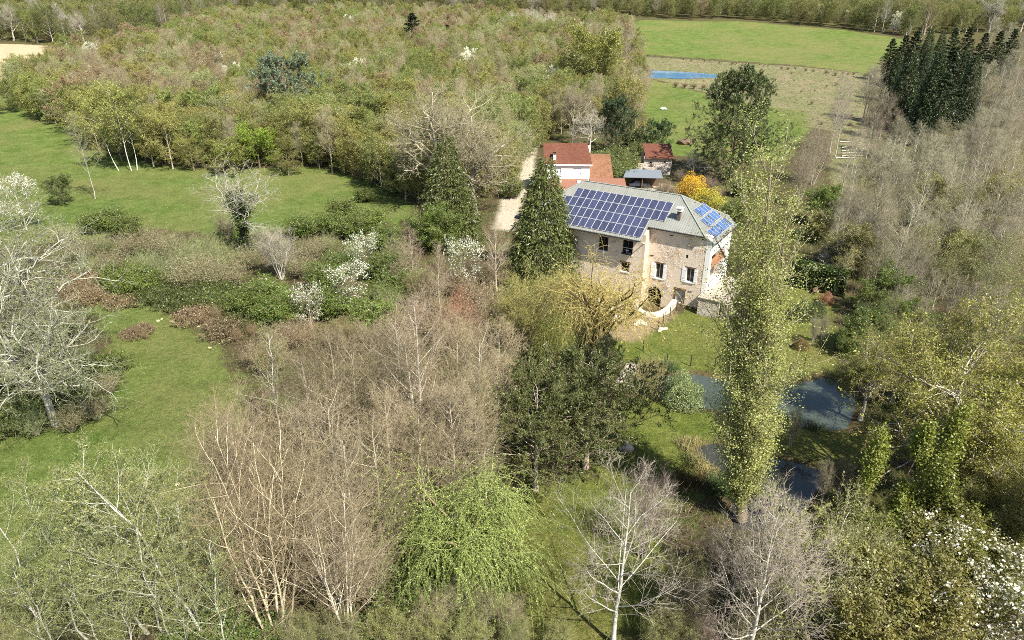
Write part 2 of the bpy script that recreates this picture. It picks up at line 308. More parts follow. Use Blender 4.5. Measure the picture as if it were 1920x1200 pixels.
def k_shrub(seed, H=3., ns=26, n1=9, n2=6, nl=7, size=.14, sp=.7, mats=None, arch=0., lm=None, petals=0, twigs=True):
    r = np.random.default_rng(seed); a, b = MB(), MB(); Ps, Rs = [], []
    for j in range(ns):
        az = j*GA+r.uniform(-.4, .4); s = sp*math.sqrt((j+.5)/ns)*r.uniform(.7, 1.2); h = H*r.uniform(.7, 1.05)*(1-.35*s/sp)
        P, R = stem(r, h, .035, .01, 6, (math.cos(az)*s, math.sin(az)*s), .06, (math.cos(az)*.4*s, math.sin(az)*.4*s)); 
        if arch: P[0, :, 2] -= arch*h*np.linspace(0, 1, 6)**2.5
        Ps.append(P); Rs.append(R)
    P, R = np.concatenate(Ps), np.concatenate(Rs); tubes(a, P, R, 4, 0, r.random(ns))
    P1, R1 = spawn(r, P, R, n1, .15, 1, (25, 65), .4, 4, .06-arch*.3, .14, .6, .009, .4); tubes(b, P1, R1, 3, 0, r.random(len(P1)))
    P2, R2 = spawn(r, P1, R1, n2, .1, 1, (25, 65), .5, 2, .02-arch*.2, .14, .8, .007, .4); cones(b, P2, R2, 0, r.random(len(P2)))
    cl = np.repeat(r.random(len(P1)), n2)
    if nl: leaves(b, r, P2, nl, size, 1, .1, .07, .6, .8, cl)
    if petals: leaves(b, r, P2, petals, .15, 2, .1, .06, .85, .5)
    return a.mesh('shrub_stems', [M_BARK]), b.mesh('shrub_foliage', [M_TWIG if nl else M_BARK, M_LEAF, M_PETAL]), H
def k_bramble(seed, H=1.6, n=150, nl=26, size=.17, w=2.2):
    r = np.random.default_rng(seed); a, b = MB(), MB(); K = 6
    az = r.uniform(0, 6.28, n); rad = w*np.sqrt(r.random(n)); c = np.stack([np.cos(az)*rad, np.sin(az)*rad, np.full(n, -.1)], 1)
    h = H*(1.05-.55*(rad/w)**2)*r.uniform(.6, 1.15, n); d = r.uniform(0, 6.28, n); L = r.uniform(.6, 1.6, n); t = np.linspace(0, 1, K)
    P = c[:, None]+np.stack([np.cos(d)[:, None]*L[:, None]*t, np.sin(d)[:, None]*L[:, None]*t, h[:, None]*np.sin(t*2.2)], -1)
    R = np.full((n, K), .012)*np.linspace(1, .4, K); tubes(a, P, R, 3, 0, r.random(n))
    P2, R2 = spawn(r, P, R, 5, .25, 1, (30, 75), .3, 2, 0, .1, .7, .007); cones(b, P2, R2, 0, r.random(len(P2)))
    leaves(b, r, P, nl, size, 1, .2, .14, .75, 1.)
    return a.mesh('bramble_canes', [M_BARK]), b.mesh('bramble_leaves', [M_BARK, M_LEAF]), H
def k_dome(seed, H=2.6, w=1.05, n=9000, size=.11, lump=.18):
    # rounded bush: a shell of small leaves several layers deep over fine inner stems
    r = np.random.default_rng(seed); a, b = MB(), MB(); v = nrm(r.normal(0, 1, (n, 3))); v[:, 2] = np.abs(v[:, 2])*1.1-.12
    q = 1+lump*np.sin(v[:, 0]*5+seed)*np.cos(v[:, 1]*4.3)+lump*.6*np.sin(v[:, 2]*7+v[:, 0]*6); P = v*(q*(1-.34*r.random(n)**2.2))[:, None]*np.array([w*H*.62, w*H*.62, H*.92])
    leaves(b, r, np.stack([P, P+v*.05], 1), 1, size, 1, 0, .05, .6, .7); m = 60; e = P[r.integers(0, n, m)]*.92
    t = np.linspace(0, 1, 4)[None, :, None]; S = e[:, None]*t; S[:, :, 2] = e[:, None, 2]*t[..., 0]**.7; tubes(a, S, np.full((m, 4), .02), 3, 0, r.random(m))
    return a.mesh('shrub_stems', [M_BARK]), b.mesh('shrub_foliage', [M_TWIG, M_LEAF]), H
def k_cone(seed, H=16., w=.32, n=9500, size=.34):
    # dense conifer: full skirts of drooping sprays down to the ground
    r = np.random.default_rng(seed); a, b = MB(), MB(); P, R = stem(r, H, .26, .02, 9, (0, 0), .006); tubes(a, P, R, 7)
    P1, R1 = spawn(r, P, R, 90, .02, .97, (78, 100), w*.9, 4, .02, .05, .3, .014, .3, env=lambda t: .05+.95*(1-t)**.85); tubes(b, P1, R1, 3, 0, r.random(len(P1)))
    t = 1-np.sqrt(r.random(n)*.995+.003); az = r.uniform(0, 6.283, n); tier = np.floor(t*26+1.7*np.sin(az*3+seed)+r.normal(0, .25, n)); f = t*26+1.7*np.sin(az*3+seed)-tier
    lump = 1+.13*np.sin(az*6+tier*2.4)+.10*np.sin(az*11+tier*1.3+1)+.16*(.5-f); q = 1-.5*r.random(n)**2.4
    rad = w*H*((1-t)**.82+.012)*lump*q; z = H*(t*.99+.01)-.10*rad; c = np.stack([np.cos(az)*rad, np.sin(az)*rad, np.maximum(z, .1)], 1)
    d = np.stack([np.cos(az)*.75, np.sin(az)*.75, -.75+.5*t], 1)+r.normal(0, .22, (n, 3)); S = np.stack([c, c+nrm(d)*.5], 1)
    leaves(b, r, S, 3, size, 1, 0, .07, .3, .6, np.clip(.25+.5*q*r.random(n)+.25*np.sin(tier*3.1+az*4), 0, 1), 0, 2.4)
    return a.mesh('tree_trunk', [M_BARK]), b.mesh('needle_crown', [M_TWIG, M_NEEDLE]), H
# ------------------------------------------------------------------ things
def tag(o, label=None, cat=None, group=None, kind=None):
    if label: o['label'] = label
    if cat: o['category'] = cat
    if group: o['group'] = group
    if kind: o['kind'] = kind
    return o
def link(name, me, parent=None, loc=None, rz=None):
    o = bpy.data.objects.new(name, me); COL.objects.link(o)
    if parent is not None: o.parent = parent
    if loc is not None: o.location = loc
    if rz is not None: o.rotation_euler = (0, 0, rz)
    return o
LIB = {}
def kind(key, fn, *a, **k): LIB[key] = (fn, a, k, [])
def lib(key):
    e = LIB[key]
    if not e[3]:
        t, c, H = e[0](*e[1], **e[2]); z = np.empty(len(c.vertices)*3, np.float32); c.vertices.foreach_get('co', z)
        e[3].append((t, c, float(np.percentile(z[2::3], 99.8))))
    return e[3][0]
PARTS = {'k_dome': ('stems', 'foliage'), 'k_shrub': ('stems', 'foliage'), 'k_bramble': ('canes', 'foliage'), 'k_multistem': ('stem', 'crown')}
def plant(key, name, label, cat, x, y, H, leaf=(.1, .14, .03), bark=(.2, .17, .13), rz=None, wide=1., group=None, tilt=(0, 0), small=False):
    tm, cm, H0 = lib(key); s = H/H0
    e = link(name, None, None, (x, y, float(base_h(x, y))-.05), random.uniform(0, 6.28) if rz is None else rz)
    e.empty_display_size = .3
    e.rotation_euler[0], e.rotation_euler[1] = tilt
    e.scale = (s*wide, s*wide, s); tag(e, label, cat, group)
    pn = PARTS.get(LIB[key][0].__name__, ('trunk', 'crown'))
    a = link(pn[0], tm, e); a.color = (*bark, 1)
    b = link(pn[1], cm, e); b.color = (*leaf, 1)
    return e
# ------------------------------------------------------------------ ground zones (outlines found on the ground)
Z = {}
Z['meadow'] = [poly([(-500, 190), (20, 176), (120, 232), (200, 285), (290, 305), (420, 318), (600, 312), (700, 335), (780, 385), (760, 430), (640, 395), (560, 420), (450, 445), (300, 425), (150, 450), (-500, 500)]),
               poly([(150, 560), (240, 553), (290, 572), (350, 597), (400, 640), (440, 700), (470, 760), (420, 850), (350, 960), (330, 1060), (-400, 1110), (-400, 820), (90, 800), (170, 760), (205, 700), (205, 650)]),
               poly([(1205, 150), (1260, 158), (1330, 176), (1420, 196), (1510, 205), (1520, 240), (1470, 305), (1270, 290), (1215, 280)]),
               poly([(1190, 37), (1400, 40), (1600, 58), (1700, 74), (1640, 138), (1500, 122), (1300, 108), (1190, 99)])]
Z['lawn'] = [poly([(1150, 640), (1236, 612), (1290, 574), (1345, 590), (1500, 530), (1560, 550), (1575, 700), (1470, 716), (1340, 695), (1240, 692), (1180, 710)]),
             poly([(1165, 740), (1225, 735), (1262, 762), (1330, 768), (1360, 800), (1350, 860), (1310, 880), (1330, 930), (1200, 960), (1110, 860)]),
             poly([(1420, 770), (1560, 805), (1700, 830), (1650, 885), (1540, 870), (1440, 850), (1400, 820)]),
             poly([(955, 930), (1080, 880), (1180, 930), (1240, 1000), (1270, 1080), (1230, 1200), (1000, 1200), (960, 1060)])]
Z['tan'] = [poly([(-400, 84), (0, 80), (60, 83), (130, 90), (70, 104), (22, 140), (5, 158), (-400, 165)])]
Z['rough'] = [poly([(1185, 103), (1300, 111), (1500, 125), (1650, 140), (1640, 260), (1530, 240), (1400, 195), (1330, 174), (1262, 157), (1195, 149)]),
              poly([(1560, 250), (1640, 250), (1650, 340), (1560, 370)])]
Z['track'] = [poly([(984, 290), (1006, 272), (1003, 300), (1004, 340), (975, 385), (965, 430), (925, 425), (943, 360), (975, 320)]),
              poly([(1150, 345), (1200, 335), (1260, 345), (1250, 362), (1160, 362)])]
Z['soil'] = [poly([(1080, 560), (1150, 545), (1215, 560), (1275, 566), (1262, 592), (1236, 612), (1190, 640), (1130, 630)])]
STREAM = [poly([(1236, 700), (1300, 694), (1345, 703), (1470, 716), (1545, 700), (1590, 708), (1612, 750), (1590, 796), (1550, 800), (1430, 778), (1330, 757), (1270, 752), (1240, 735)]),
          poly([(1303, 832), (1345, 825), (1440, 848), (1510, 864), (1560, 880), (1520, 920), (1490, 990), (1380, 980), (1375, 915), (1330, 868)])]
POND = poly([(1180, 127), (1215, 126), (1260, 129), (1300, 133), (1345, 140), (1338, 151), (1270, 152), (1200, 150), (1180, 147)])
PIT = poly([(1196, 552), (1228, 548), (1262, 562), (1252, 576), (1235, 585), (1212, 585), (1194, 575)])
pond_h = float(base_h(*POND.mean(0)))
def carve(P, h):
    for V in STREAM:
        d = sdist(P, V); h = h-.85*np.clip((d+.9)/1.8, 0, 1)
    d = sdist(P, POND); w = np.clip((d+7)/7, 0, 1); h = h*(1-w)+(pond_h+.15)*w-.9*np.clip((d+.5)/1.5, 0, 1)
    h = h-1.25*np.clip((sdist(P, PIT)+.4)/.8, 0, 1)
    return h
def axis(segs):
    out = []
    for a, b, s in segs: out += list(np.arange(a, b, s))
    return np.array(out+[segs[-1][1]])
gx = axis([(-2400, -600, 150), (-600, -140, 12), (-140, -60, 2.5), (-60, 60, .8), (60, 140, 2.5), (140, 600, 12), (600, 2400.1, 150)])
gy = axis([(-400, 0, 60), (0, 30, 6), (30, 140, .8), (140, 330, 2.), (330, 600, 8), (600, 3000.1, 120)])
X, Y = np.meshgrid(gx, gy); P2d = np.stack([X.ravel(), Y.ravel()], 1)
h = base_h(P2d[:, 0], P2d[:, 1])
h = h+.18*np.sin(P2d[:, 0]*.11+1)*np.sin(P2d[:, 1]*.09)+.08*np.sin(P2d[:, 0]*.43)*np.cos(P2d[:, 1]*.37+2)-.2
h = carve(P2d, h)
nx, ny = len(gx), len(gy); I = np.arange(nx*ny).reshape(ny, nx)
F = np.stack([I[:-1, :-1], I[:-1, 1:], I[1:, 1:], I[1:, :-1]], -1).reshape(-1, 4)
gm = MB(); gm.quads(np.concatenate([P2d, h[:, None]], 1), F); gme = gm.mesh('ground', [])
ZV = {}
for k, V in Z.items():
    v = np.max([sdist(P2d, p) for p in V], 0); ZV[k] = v
    a = gme.attributes.new(k, 'FLOAT', 'POINT'); a.data.foreach_set('value', np.clip(v, -8, 8).astype(np.float32))
v = np.max([sdist(P2d, p) for p in STREAM+[POND, PIT]], 0)
a = gme.attributes.new('shore', 'FLOAT', 'POINT'); a.data.foreach_set('value', np.clip(v, -8, 8).astype(np.float32))
b = NB('ground_cover'); co = b.coord()
n1, n2, n3, n4 = b.noise(.045, 4, .6, co), b.noise(.3, 6, .7, co, .4), b.noise(2.2, 6, .75, co), b.noise(11, 4, .7, co)
edge = b.math('MULTIPLY_ADD', b.math('SUBTRACT', n2, .5), 7., b.math('MULTIPLY', b.math('SUBTRACT', n3, .5), 2.2))
def mask(name, w=.7, e=1.): return b.ramp(b.math('MULTIPLY_ADD', edge, e, b.attr(name)), -w, w)
# woodland floor: dead leaves, moss and low green
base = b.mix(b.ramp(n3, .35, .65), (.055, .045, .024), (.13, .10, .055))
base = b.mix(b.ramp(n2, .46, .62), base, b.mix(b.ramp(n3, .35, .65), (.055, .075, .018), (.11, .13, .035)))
def grass(dark, light, dry, straw):
    c = b.mix(b.ramp(n2, .38, .62), dark, light); c = b.mix(b.ramp(n1, .42, .62, 0, dry), c, straw)
    c = b.mix(b.ramp(n3, .38, .62, 0, .85), c, b.mix(1., c, (.5, .6, .42), 'MULTIPLY'))
    return b.mix(b.ramp(n4, .5, .72, 0, .5), c, b.mix(1., c, (1.5, 1.32, 1.3), 'MULTIPLY'))
mead = grass((.104, .152, .033), (.18, .222, .064), .6, (.23, .205, .085))
lawn = grass((.118, .152, .029), (.195, .216, .054), .6, (.235, .20, .075))
rough = b.mix(b.ramp(n2, .42, .56), (.22, .18, .105), (.12, .14, .045)); rough = b.mix(b.ramp(n1, .45, .6, 0, .6), rough, (.13, .15, .05)); rough = b.mix(b.ramp(n3, .48, .7), rough, (.34, .29, .2))
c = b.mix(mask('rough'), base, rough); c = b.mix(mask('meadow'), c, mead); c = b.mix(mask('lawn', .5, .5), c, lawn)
c = b.mix(mask('tan', 1, .6), c, b.mix(b.ramp(n2, .3, .7), (.42, .33, .2), (.5, .4, .26)))
c = b.mix(mask('track', .6, .35), c, b.mix(b.ramp(n3, .3, .7), (.4, .34, .24), (.6, .53, .42)))
c = b.mix(mask('soil', .6, .45), c, b.mix(b.ramp(n3, .35, .65), (.27, .20, .105), (.38, .30, .18)))
sh = b.ramp(b.math('MULTIPLY_ADD', edge, .22, b.attr('shore')), -1.1, -.1)
c = b.mix(sh, c, b.mix(b.ramp(n3, .3, .7), (.06, .045, .025), (.2, .15, .08)))
hgt = b.math('MULTIPLY_ADD', n3, .7, b.math('MULTIPLY', n4, .3))
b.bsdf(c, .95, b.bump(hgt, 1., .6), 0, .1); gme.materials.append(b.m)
ground = tag(link('ground', gme), kind='structure')
def gz(x, y):
    P = np.array([[x, y]]); hh = base_h(P[:, 0], P[:, 1])+.18*np.sin(P[:, 0]*.11+1)*np.sin(P[:, 1]*.09)+.08*np.sin(P[:, 0]*.43)*np.cos(P[:, 1]*.37+2)-.2
    return float(carve(P, hh)[0])
# water
def water(name, V, z, col, grow=1.02, rough=.04):
    wb = NB(name+'_surface'); wn_ = wb.noise(1.6, 3, .5, wb.coord()); wb.bsdf(col, rough, wb.bump(wn_, .05, .04), 0, .5)
    c0 = V.mean(0); Q = c0+(V-c0)*grow; me = bpy.data.meshes.new(name)
    me.from_pydata([(x, y, z) for x, y in Q], [], [list(range(len(Q)))]); me.materials.append(wb.m)
    return tag(link(name, me), kind='structure')
water('stream', STREAM[0], -.52, (.055, .068, .052), 1.04, .06); water('stream', STREAM[1], -.52, (.042, .042, .033), 1.04, .06)
water('pond', POND, pond_h-.08, (.10, .26, .46), 1.05, .03)
# ------------------------------------------------------------------ the stone mill
M_STONE = None
def stone_mat(name, cols, scale=3.2, render=.5):
    b = NB(name); co = b.coord(); mp = b.node('ShaderNodeMapping'); mp.inputs['Scale'].default_value = (1, 1, 1.6); b.l.new(co, mp.inputs[0])
    vo = b.node('ShaderNodeTexVoronoi'); vo.inputs['Scale'].default_value = scale; b.l.new(mp.outputs[0], vo.inputs['Vector'])
    ve = b.node('ShaderNodeTexVoronoi', feature='DISTANCE_TO_EDGE'); ve.inputs['Scale'].default_value = scale; b.l.new(mp.outputs[0], ve.inputs['Vector'])
    sep = b.node('ShaderNodeSeparateColor'); b.l.new(vo.outputs['Color'], sep.inputs[0])
    c = b.mix(sep.outputs[0], cols[0], cols[1]); c = b.mix(b.ramp(sep.outputs[1], .72, .95), c, cols[2])
    joint = b.ramp(ve.outputs['Distance'], .015, .07); c = b.mix(joint, cols[3], c)
    big = b.noise(.35, 4, .6, co, .3); pm = b.ramp(b.math('ADD', big, b.math('MULTIPLY', b.noise(4, 3, .6, co), .12)), render-.04, render+.1)
    c = b.mix(b.math('MULTIPLY', pm, .85), c, b.mix(b.noise(2, 4, .6, co), cols[4], cols[5]))
    st = b.ramp(b.noise(1.1, 5, .7, co), .6, .76, 0, .3); c = b.mix(st, c, (.2, .15, .11))
    hh = b.math('MULTIPLY', joint, b.math('SUBTRACT', 1., pm)); hh = b.math('ADD', hh, b.math('MULTIPLY', b.noise(14, 3, .6, co), .5))
    return b.bsdf(c, .92, b.bump(hh, .8, .06), 0, .1)
M_STONE = stone_mat('mill_stone', [(.57, .43, .30), (.70, .585, .455), (.76, .72, .64), (.32, .24, .155), (.70, .58, .455), (.74, .64, .53)], 3., .47)
M_STONE2 = stone_mat('pale_rubble_stone', [(.40, .33, .26), (.60, .54, .46), (.7, .66, .6), (.24, .19, .14), (.5, .44, .37), (.56, .5, .43)], 3.2, .72)
M_RENDER = simple('cream_render', (.66, .58, .49), .9, .08, 1.2, bump=.2)
M_QUOIN = simple('pink_render', (.62, .47, .36), .9, .12, 1.5, bump=.2)
M_WHITE = simple('white_render', (.80, .77, .72), .9, .05, 1.5)
M_SHUT = simple('white_paint', (.74, .76, .76), .6, .05)
M_PAVE = simple('worn_paving', (.34, .3, .24), .95, .2, 2, bump=.4)
M_LIME_WALL = simple('weathered_lime_wall', (.56, .50, .41), .95, .28, 2.2, bump=.6)
M_SOOT = simple('sooty_brick', (.14, .11, .095), .9, .3, 5, bump=.4)
M_WOOD = simple('weathered_wood', (.13, .085, .055), .8, .3, 4, bump=.3)
M_WOOD2 = simple('brown_wood', (.30, .15, .08), .7, .25, 4)
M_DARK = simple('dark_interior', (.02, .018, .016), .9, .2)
M_IRON = simple('dark_iron', (.03, .03, .032), .5, .2)
M_GLASS = NB('window_glass').bsdf((.012, .014, .016), .06, None, 0, .5)
M_GREY = simple('grey_painted_door', (.33, .37, .40), .5, .08)
def roof_metal():
    b = NB('roof_sheet_metal'); co = b.coord(); n = b.noise(.5, 5, .65, co); mp = b.node('ShaderNodeMapping'); mp.inputs['Scale'].default_value = (4, .35, .35); b.l.new(co, mp.inputs[0])
    s = b.noise(1.2, 4, .6, mp.outputs[0])
    c = b.mix(b.ramp(n, .3, .7), (.195, .203, .182), (.255, .262, .238)); c = b.mix(b.ramp(s, .48, .72, 0, .7), c, (.175, .15, .105))
    return b.bsdf(c, .5, None, .0, .4)
M_ROOF = roof_metal()
M_RIDGE = simple('ridge_metal', (.25, .275, .25), .5, .08)
def box(mb, x0, x1, y0, y1, z0, z1, mat=0):
    V = np.array([(x, y, z) for z in (z0, z1) for y in (y0, y1) for x in (x0, x1)], float)
    F = np.array([(0, 2, 3, 1), (4, 5, 7, 6), (0, 1, 5, 4), (2, 6, 7, 3), (0, 4, 6, 2), (1, 3, 7, 5)]); mb.quads(V, F, mat)
def boxes(name, lst, mats, parent, **k):
    mb = MB()
    for q in lst: box(mb, *q[:6], q[6] if len(q) > 6 else 0)
    return link(name, mb.mesh(name, mats if isinstance(mats, list) else [mats], False), parent, **k)
def prism(mb, pts, off, mat=0):
    """closed prism between polygon pts (3D) and pts+off"""
    n = len(pts); P = np.array(pts, float); Q = P+np.array(off, float)
    return P, Q
def prism_obj(name, pts, off, mats, parent):
    n = len(pts); P = [tuple(p) for p in pts]; Q = [tuple(np.array(p)+np.array(off)) for p in pts]
    F = [list(range(n)), list(range(2*n-1, n-1, -1))]+[[(i+1) % n, i, n+i, n+(i+1) % n] for i in range(n)]
    me = bpy.data.meshes.new(name); me.from_pydata(P+Q, [], F); me.validate()
    for m in (mats if isinstance(mats, list) else [mats]): me.materials.append(m)
    import bmesh
    bm = bmesh.new(); bm.from_mesh(me); bmesh.ops.recalc_face_normals(bm, faces=bm.faces); bm.to_mesh(me); bm.free()
    return link(name, me, parent)
def wall(name, u0, u1, z0, z1, v, th, holes, mat, parent, axis='u', arch=None):
    """a wall slab with real openings; axis 'u' runs along x at y=v, axis 'v' runs along y at x=v"""
    us = sorted({u0, u1, *[h[i] for h in holes for i in (0, 1)]}); zs = sorted({z0, z1, *[h[i] for h in holes for i in (2, 3)]})
    solid = [[not any(h[0] < (a+b_)/2 < h[1] and h[2] < (c_+d)/2 < h[3] for h in holes) for c_, d in zip(zs, zs[1:])] for a, b_ in zip(us, us[1:])]
    V, Fc = [], []
    def q(*pts):
        i = len(V); V.extend(pts); Fc.append([i, i+1, i+2, i+3])
    f, k = v, v+th
    for i, (a, b_) in enumerate(zip(us, us[1:])):
        for j, (c_, d) in enumerate(zip(zs, zs[1:])):
            if not solid[i][j]: continue
            q((a, f, c_), (b_, f, c_), (b_, f, d), (a, f, d)); q((b_, k, c_), (a, k, c_), (a, k, d), (b_, k, d))
            if i == 0 or not solid[i-1][j]: q((a, k, c_), (a, f, c_), (a, f, d), (a, k, d))
            if i == len(us)-2 or not solid[i+1][j]: q((b_, f, c_), (b_, k, c_), (b_, k, d), (b_, f, d))
            if j == 0 or not solid[i][j-1]: q((a, k, c_), (b_, k, c_), (b_, f, c_), (a, f, c_))
            if j == len(zs)-2 or not solid[i][j+1]: q((a, f, d), (b_, f, d), (b_, k, d), (a, k, d))
    if arch:
        a, b_, zc, zt = arch; n = 12; x = np.linspace(a, b_, n+1); cx, rr_ = (a+b_)/2, (b_-a)/2; zz = zc+(zt-zc)*np.sqrt(np.clip(1-((x-cx)/rr_)**2, 0, 1))
        for i in range(n):
            q((x[i], f, zz[i]), (x[i+1], f, zz[i+1]), (x[i+1], f, zt), (x[i], f, zt)); q((x[i], f, zz[i]), (x[i], k, zz[i]), (x[i+1], k, zz[i+1]), (x[i+1], f, zz[i+1]))
    if axis == 'v': V = [(y, x, z) for x, y, z in V]
    me = bpy.data.meshes.new(name); me.from_pydata(V, [], Fc); me.materials.append(mat); return link(name, me, parent)
ZA = CAM_H-24.905
mill = tag(link('stone_mill', None, None, (9.382, 95.67, 0), -.576), 'tall stone mill with hipped grey metal roof carrying rows of blue solar panels', 'mill')
zr = lambda z: z+ZA
# walls
WV, LV = -3.4, -4.8
win = [(13.9, 14.95, zr(-9.45), zr(-7.35)), (18.1, 19.15, zr(-9.05), zr(-7.15))]; door = (17.05, 18.1, zr(-12.2), zr(-10.45)); slit = (17.8, 18.1, zr(-5.9), zr(-5.4)); arch = (13.0, 15.05, zr(-13.9), zr(-10.75))
wall('wall', 12.35, 20.9, -1.9, zr(-2.4), WV, .5, win+[door, slit, arch], M_STONE, mill, arch=(13.0, 15.05, zr(-11.9), zr(-10.75)))
winl = [(6.0, 7.4, zr(-6.6), zr(-4.6)), (9.5, 11.0, zr(-6.4), zr(-4.5)), (9.5, 10.75, zr(-8.95), zr(-7.65))]
wall('wall', -5.6, 12.35, -1.9, zr(-3.3), LV, .45, winl, M_STONE, mill)
prism_obj('wall', [(12.353, LV+.003, -1.9), (12.353, WV+.45, -1.9), (12.353, WV+.45, zr(-2.42)), (12.353, LV+.003, zr(-3.34))], (.34, 0, 0), M_QUOIN, mill)
loggia = (-2.5, 3.2, zr(-9.75), zr(-5.2))
wall('wall', -2.9, 5.4, -1.9, zr(-3.1), 20.4, .5, [loggia], M_WHITE, mill, 'v')
boxes('quoin', [(20.3, 20.93, WV-.03, WV+.03, -.4, zr(-2.5))], M_WHITE, mill)
boxes('wall', [(-5.0, 20.3, 5.4, 5.8, -1.5, zr(-2.6)), (-5.6, -5.2, LV+.45, 5.4, -1.5, zr(-3.0))], M_STONE, mill)
# loggia in the white end wall: back, floor, timber beam, posts, parapet
lg = boxes('loggia', [(18.6, 18.8, -2.5, 3.2, zr(-9.75), zr(-5.2)), (18.8, 20.4, -2.7, -2.5, zr(-9.75), zr(-5.2)), (18.8, 20.4, 3.2, 3.4, zr(-9.75), zr(-5.2)), (18.8, 20.4, -2.5, 3.2, zr(-5.2), zr(-5.05)), (18.8, 20.4, -2.5, 3.2, zr(-9.95), zr(-9.75))], M_RENDER, mill)
boxes('beam', [(20.45, 20.95, -2.5, 3.2, zr(-7.1), zr(-6.3))], M_WOOD2, lg)
boxes('glazing', [(19.7, 19.74, -2.5, 3.2, zr(-9.75), zr(-6.9))], M_GLASS, lg)
boxes('parapet', [(21.0, 21.2, -2.6, 3.2, zr(-9.9), zr(-9.0))], M_WHITE, mill)
# roof planes
s1, s2 = .65, .62; RU0, RU1, RV, RZ = .3, 14.7, 1.3, zr(.85)
fz = lambda v: RZ-s1*(RV-v); bz = lambda v: RZ-s1*(v-RV); ez = lambda u: RZ-s2*(u-RU1); lz = lambda u: RZ-s1*(RU0-u)
uh = RU1+s1/s2*5.1
pl = dict(front=[(RU0, RV), (-6.9, -5.9), (12.45, -5.9), (12.45, -3.8), (uh, -3.8), (RU1, RV)], right=[(RU1, RV), (uh, -3.8), (21.35, -3.45), (21.35, 5.9), (uh, 6.4)],
          back=[(RU1, RV), (uh, 6.4), (-4.8, 6.4), (RU0, RV)], left=[(RU0, RV), (-4.8, 6.4), (-6.9, -5.9)])
fn = dict(front=lambda u, v: fz(v), right=lambda u, v: ez(u), back=lambda u, v: bz(v), left=lambda u, v: lz(u))
for k, pg in pl.items():
    zf = fn[k]; rf = prism_obj('roof', [(u, v, zf(u, v)) for u, v in pg], (0, 0, -.13), M_ROOF, mill)
    # raised seams of the metal sheets, each clipped to its roof plane
    mb = MB(); ax = 0 if k in ('front', 'back') else 1; P = np.array(pg); lo, hi = P[:, ax].min(), P[:, ax].max()
    for t in np.arange(lo+.15, hi, .30):
        xs = []
        for i in range(len(P)):
            a, c_ = P[i], P[(i+1) % len(P)]
            if (a[ax] > t) != (c_[ax] > t): xs.append(a[1-ax]+(t-a[ax])/(c_[ax]-a[ax])*(c_[1-ax]-a[1-ax]))
        if len(xs) < 2: continue
        q0, q1 = min(xs), max(xs); w_ = .035
        def pt(tt, s, dz):
            u, v = (tt, s) if ax == 0 else (s, tt); return (u, v, zf(u, v)+dz)
        V = np.array([pt(t-w_, q0, .002), pt(t+w_, q0, .002), pt(t+w_*.5, q0, .06), pt(t-w_*.5, q0, .06), pt(t-w_, q1, .002), pt(t+w_, q1, .002), pt(t+w_*.5, q1, .06), pt(t-w_*.5, q1, .06)])
        mb.quads(V, np.array([(0, 3, 2, 1), (4, 5, 6, 7), (1, 2, 6, 5), (2, 3, 7, 6), (3, 0, 4, 7)]))
    tag(link('seam', mb.mesh('seam', [M_ROOF], False), rf), kind='stuff')
def bar(mb, p, q, w, mat=0):
    p, q = np.array(p, float), np.array(q, float); mb_ = np.stack([p, q])[None]; tubes(mb, mb_, np.full((1, 2), w), 5, mat)
mb = MB()
for p, q in [((RU0, RV, RZ), (RU1, RV, RZ)), ((RU1, RV, RZ), (uh, -3.8, fz(-3.8))), ((RU1, RV, RZ), (uh, 6.4, bz(6.4))), ((RU0, RV, RZ), (-6.9, -5.9, fz(-5.9))), ((RU0, RV, RZ), (-4.8, 6.4, bz(6.4)))]:
    bar(mb, np.array(p)+(0, 0, .05), np.array(q)+(0, 0, .05), .09)
link('ridge_cap', mb.mesh('ridge_cap', [M_RIDGE]), mill)
mb = MB()
for p, q in [((12.5, -3.87, fz(-3.8)-.1), (uh, -3.87, fz(-3.8)-.1)), ((-6.9, -5.97, fz(-5.9)-.1), (12.45, -5.97, fz(-5.9)-.1)), ((21.42, -3.4, ez(21.35)-.1), (21.42, 5.9, ez(21.35)-.1))]: bar(mb, p, q, .08)
link('gutter', mb.mesh('gutter', [M_IRON]), mill)
mb = MB(); bar(mb, (12.52, -5.85, fz(-5.9)-.15), (12.52, -4.2, fz(-5.9)-.95), .06); bar(mb, (12.52, -4.2, fz(-5.9)-.95), (12.6, -3.5, .3), .05)
link('downpipe', mb.mesh('downpipe', [M_WHITE]), mill)
# solar panels, one object each
def panel_mesh(name, w, l, cells, cellcol, gloss):
    b = NB(name+'_cells'); co = b.coord(); sep = b.node('ShaderNodeSeparateXYZ'); b.l.new(co, sep.inputs[0])
    g = None
    for i, (s_, n) in enumerate(((w, cells[0]), (l, cells[1]))):
        f = b.math('FRACT', b.math('ADD', b.math('MULTIPLY', sep.outputs[i], n/s_), .5 if n % 2 else 0.)); e = b.math('GREATER_THAN', b.math('ABSOLUTE', b.math('SUBTRACT', f, .5)), .44)
        g = e if g is None else b.math('MAXIMUM', g, e)
    oi = b.node('ShaderNodeObjectInfo').outputs['Random']
    c = b.mix(1., cellcol, b.ramp(oi, 0, 1, .8, 1.3), 'MULTIPLY'); c = b.mix(b.math('MULTIPLY', g, .3), c, (.3, .32, .4)); cell = b.bsdf(c, gloss, None, 0, .5)
    mb = MB(); t = .045; fw = .028
    for q in [(-w/2, w/2, -l/2, -l/2+fw), (-w/2, w/2, l/2-fw, l/2), (-w/2, -w/2+fw, -l/2+fw, l/2-fw), (w/2-fw, w/2, -l/2+fw, l/2-fw)]: box(mb, *q, 0, t, 0)
    box(mb, -w/2+fw, w/2-fw, -l/2+fw, l/2-fw, .004, t-.01, 1)
    return mb.mesh(name, [M_ALU, cell], False)
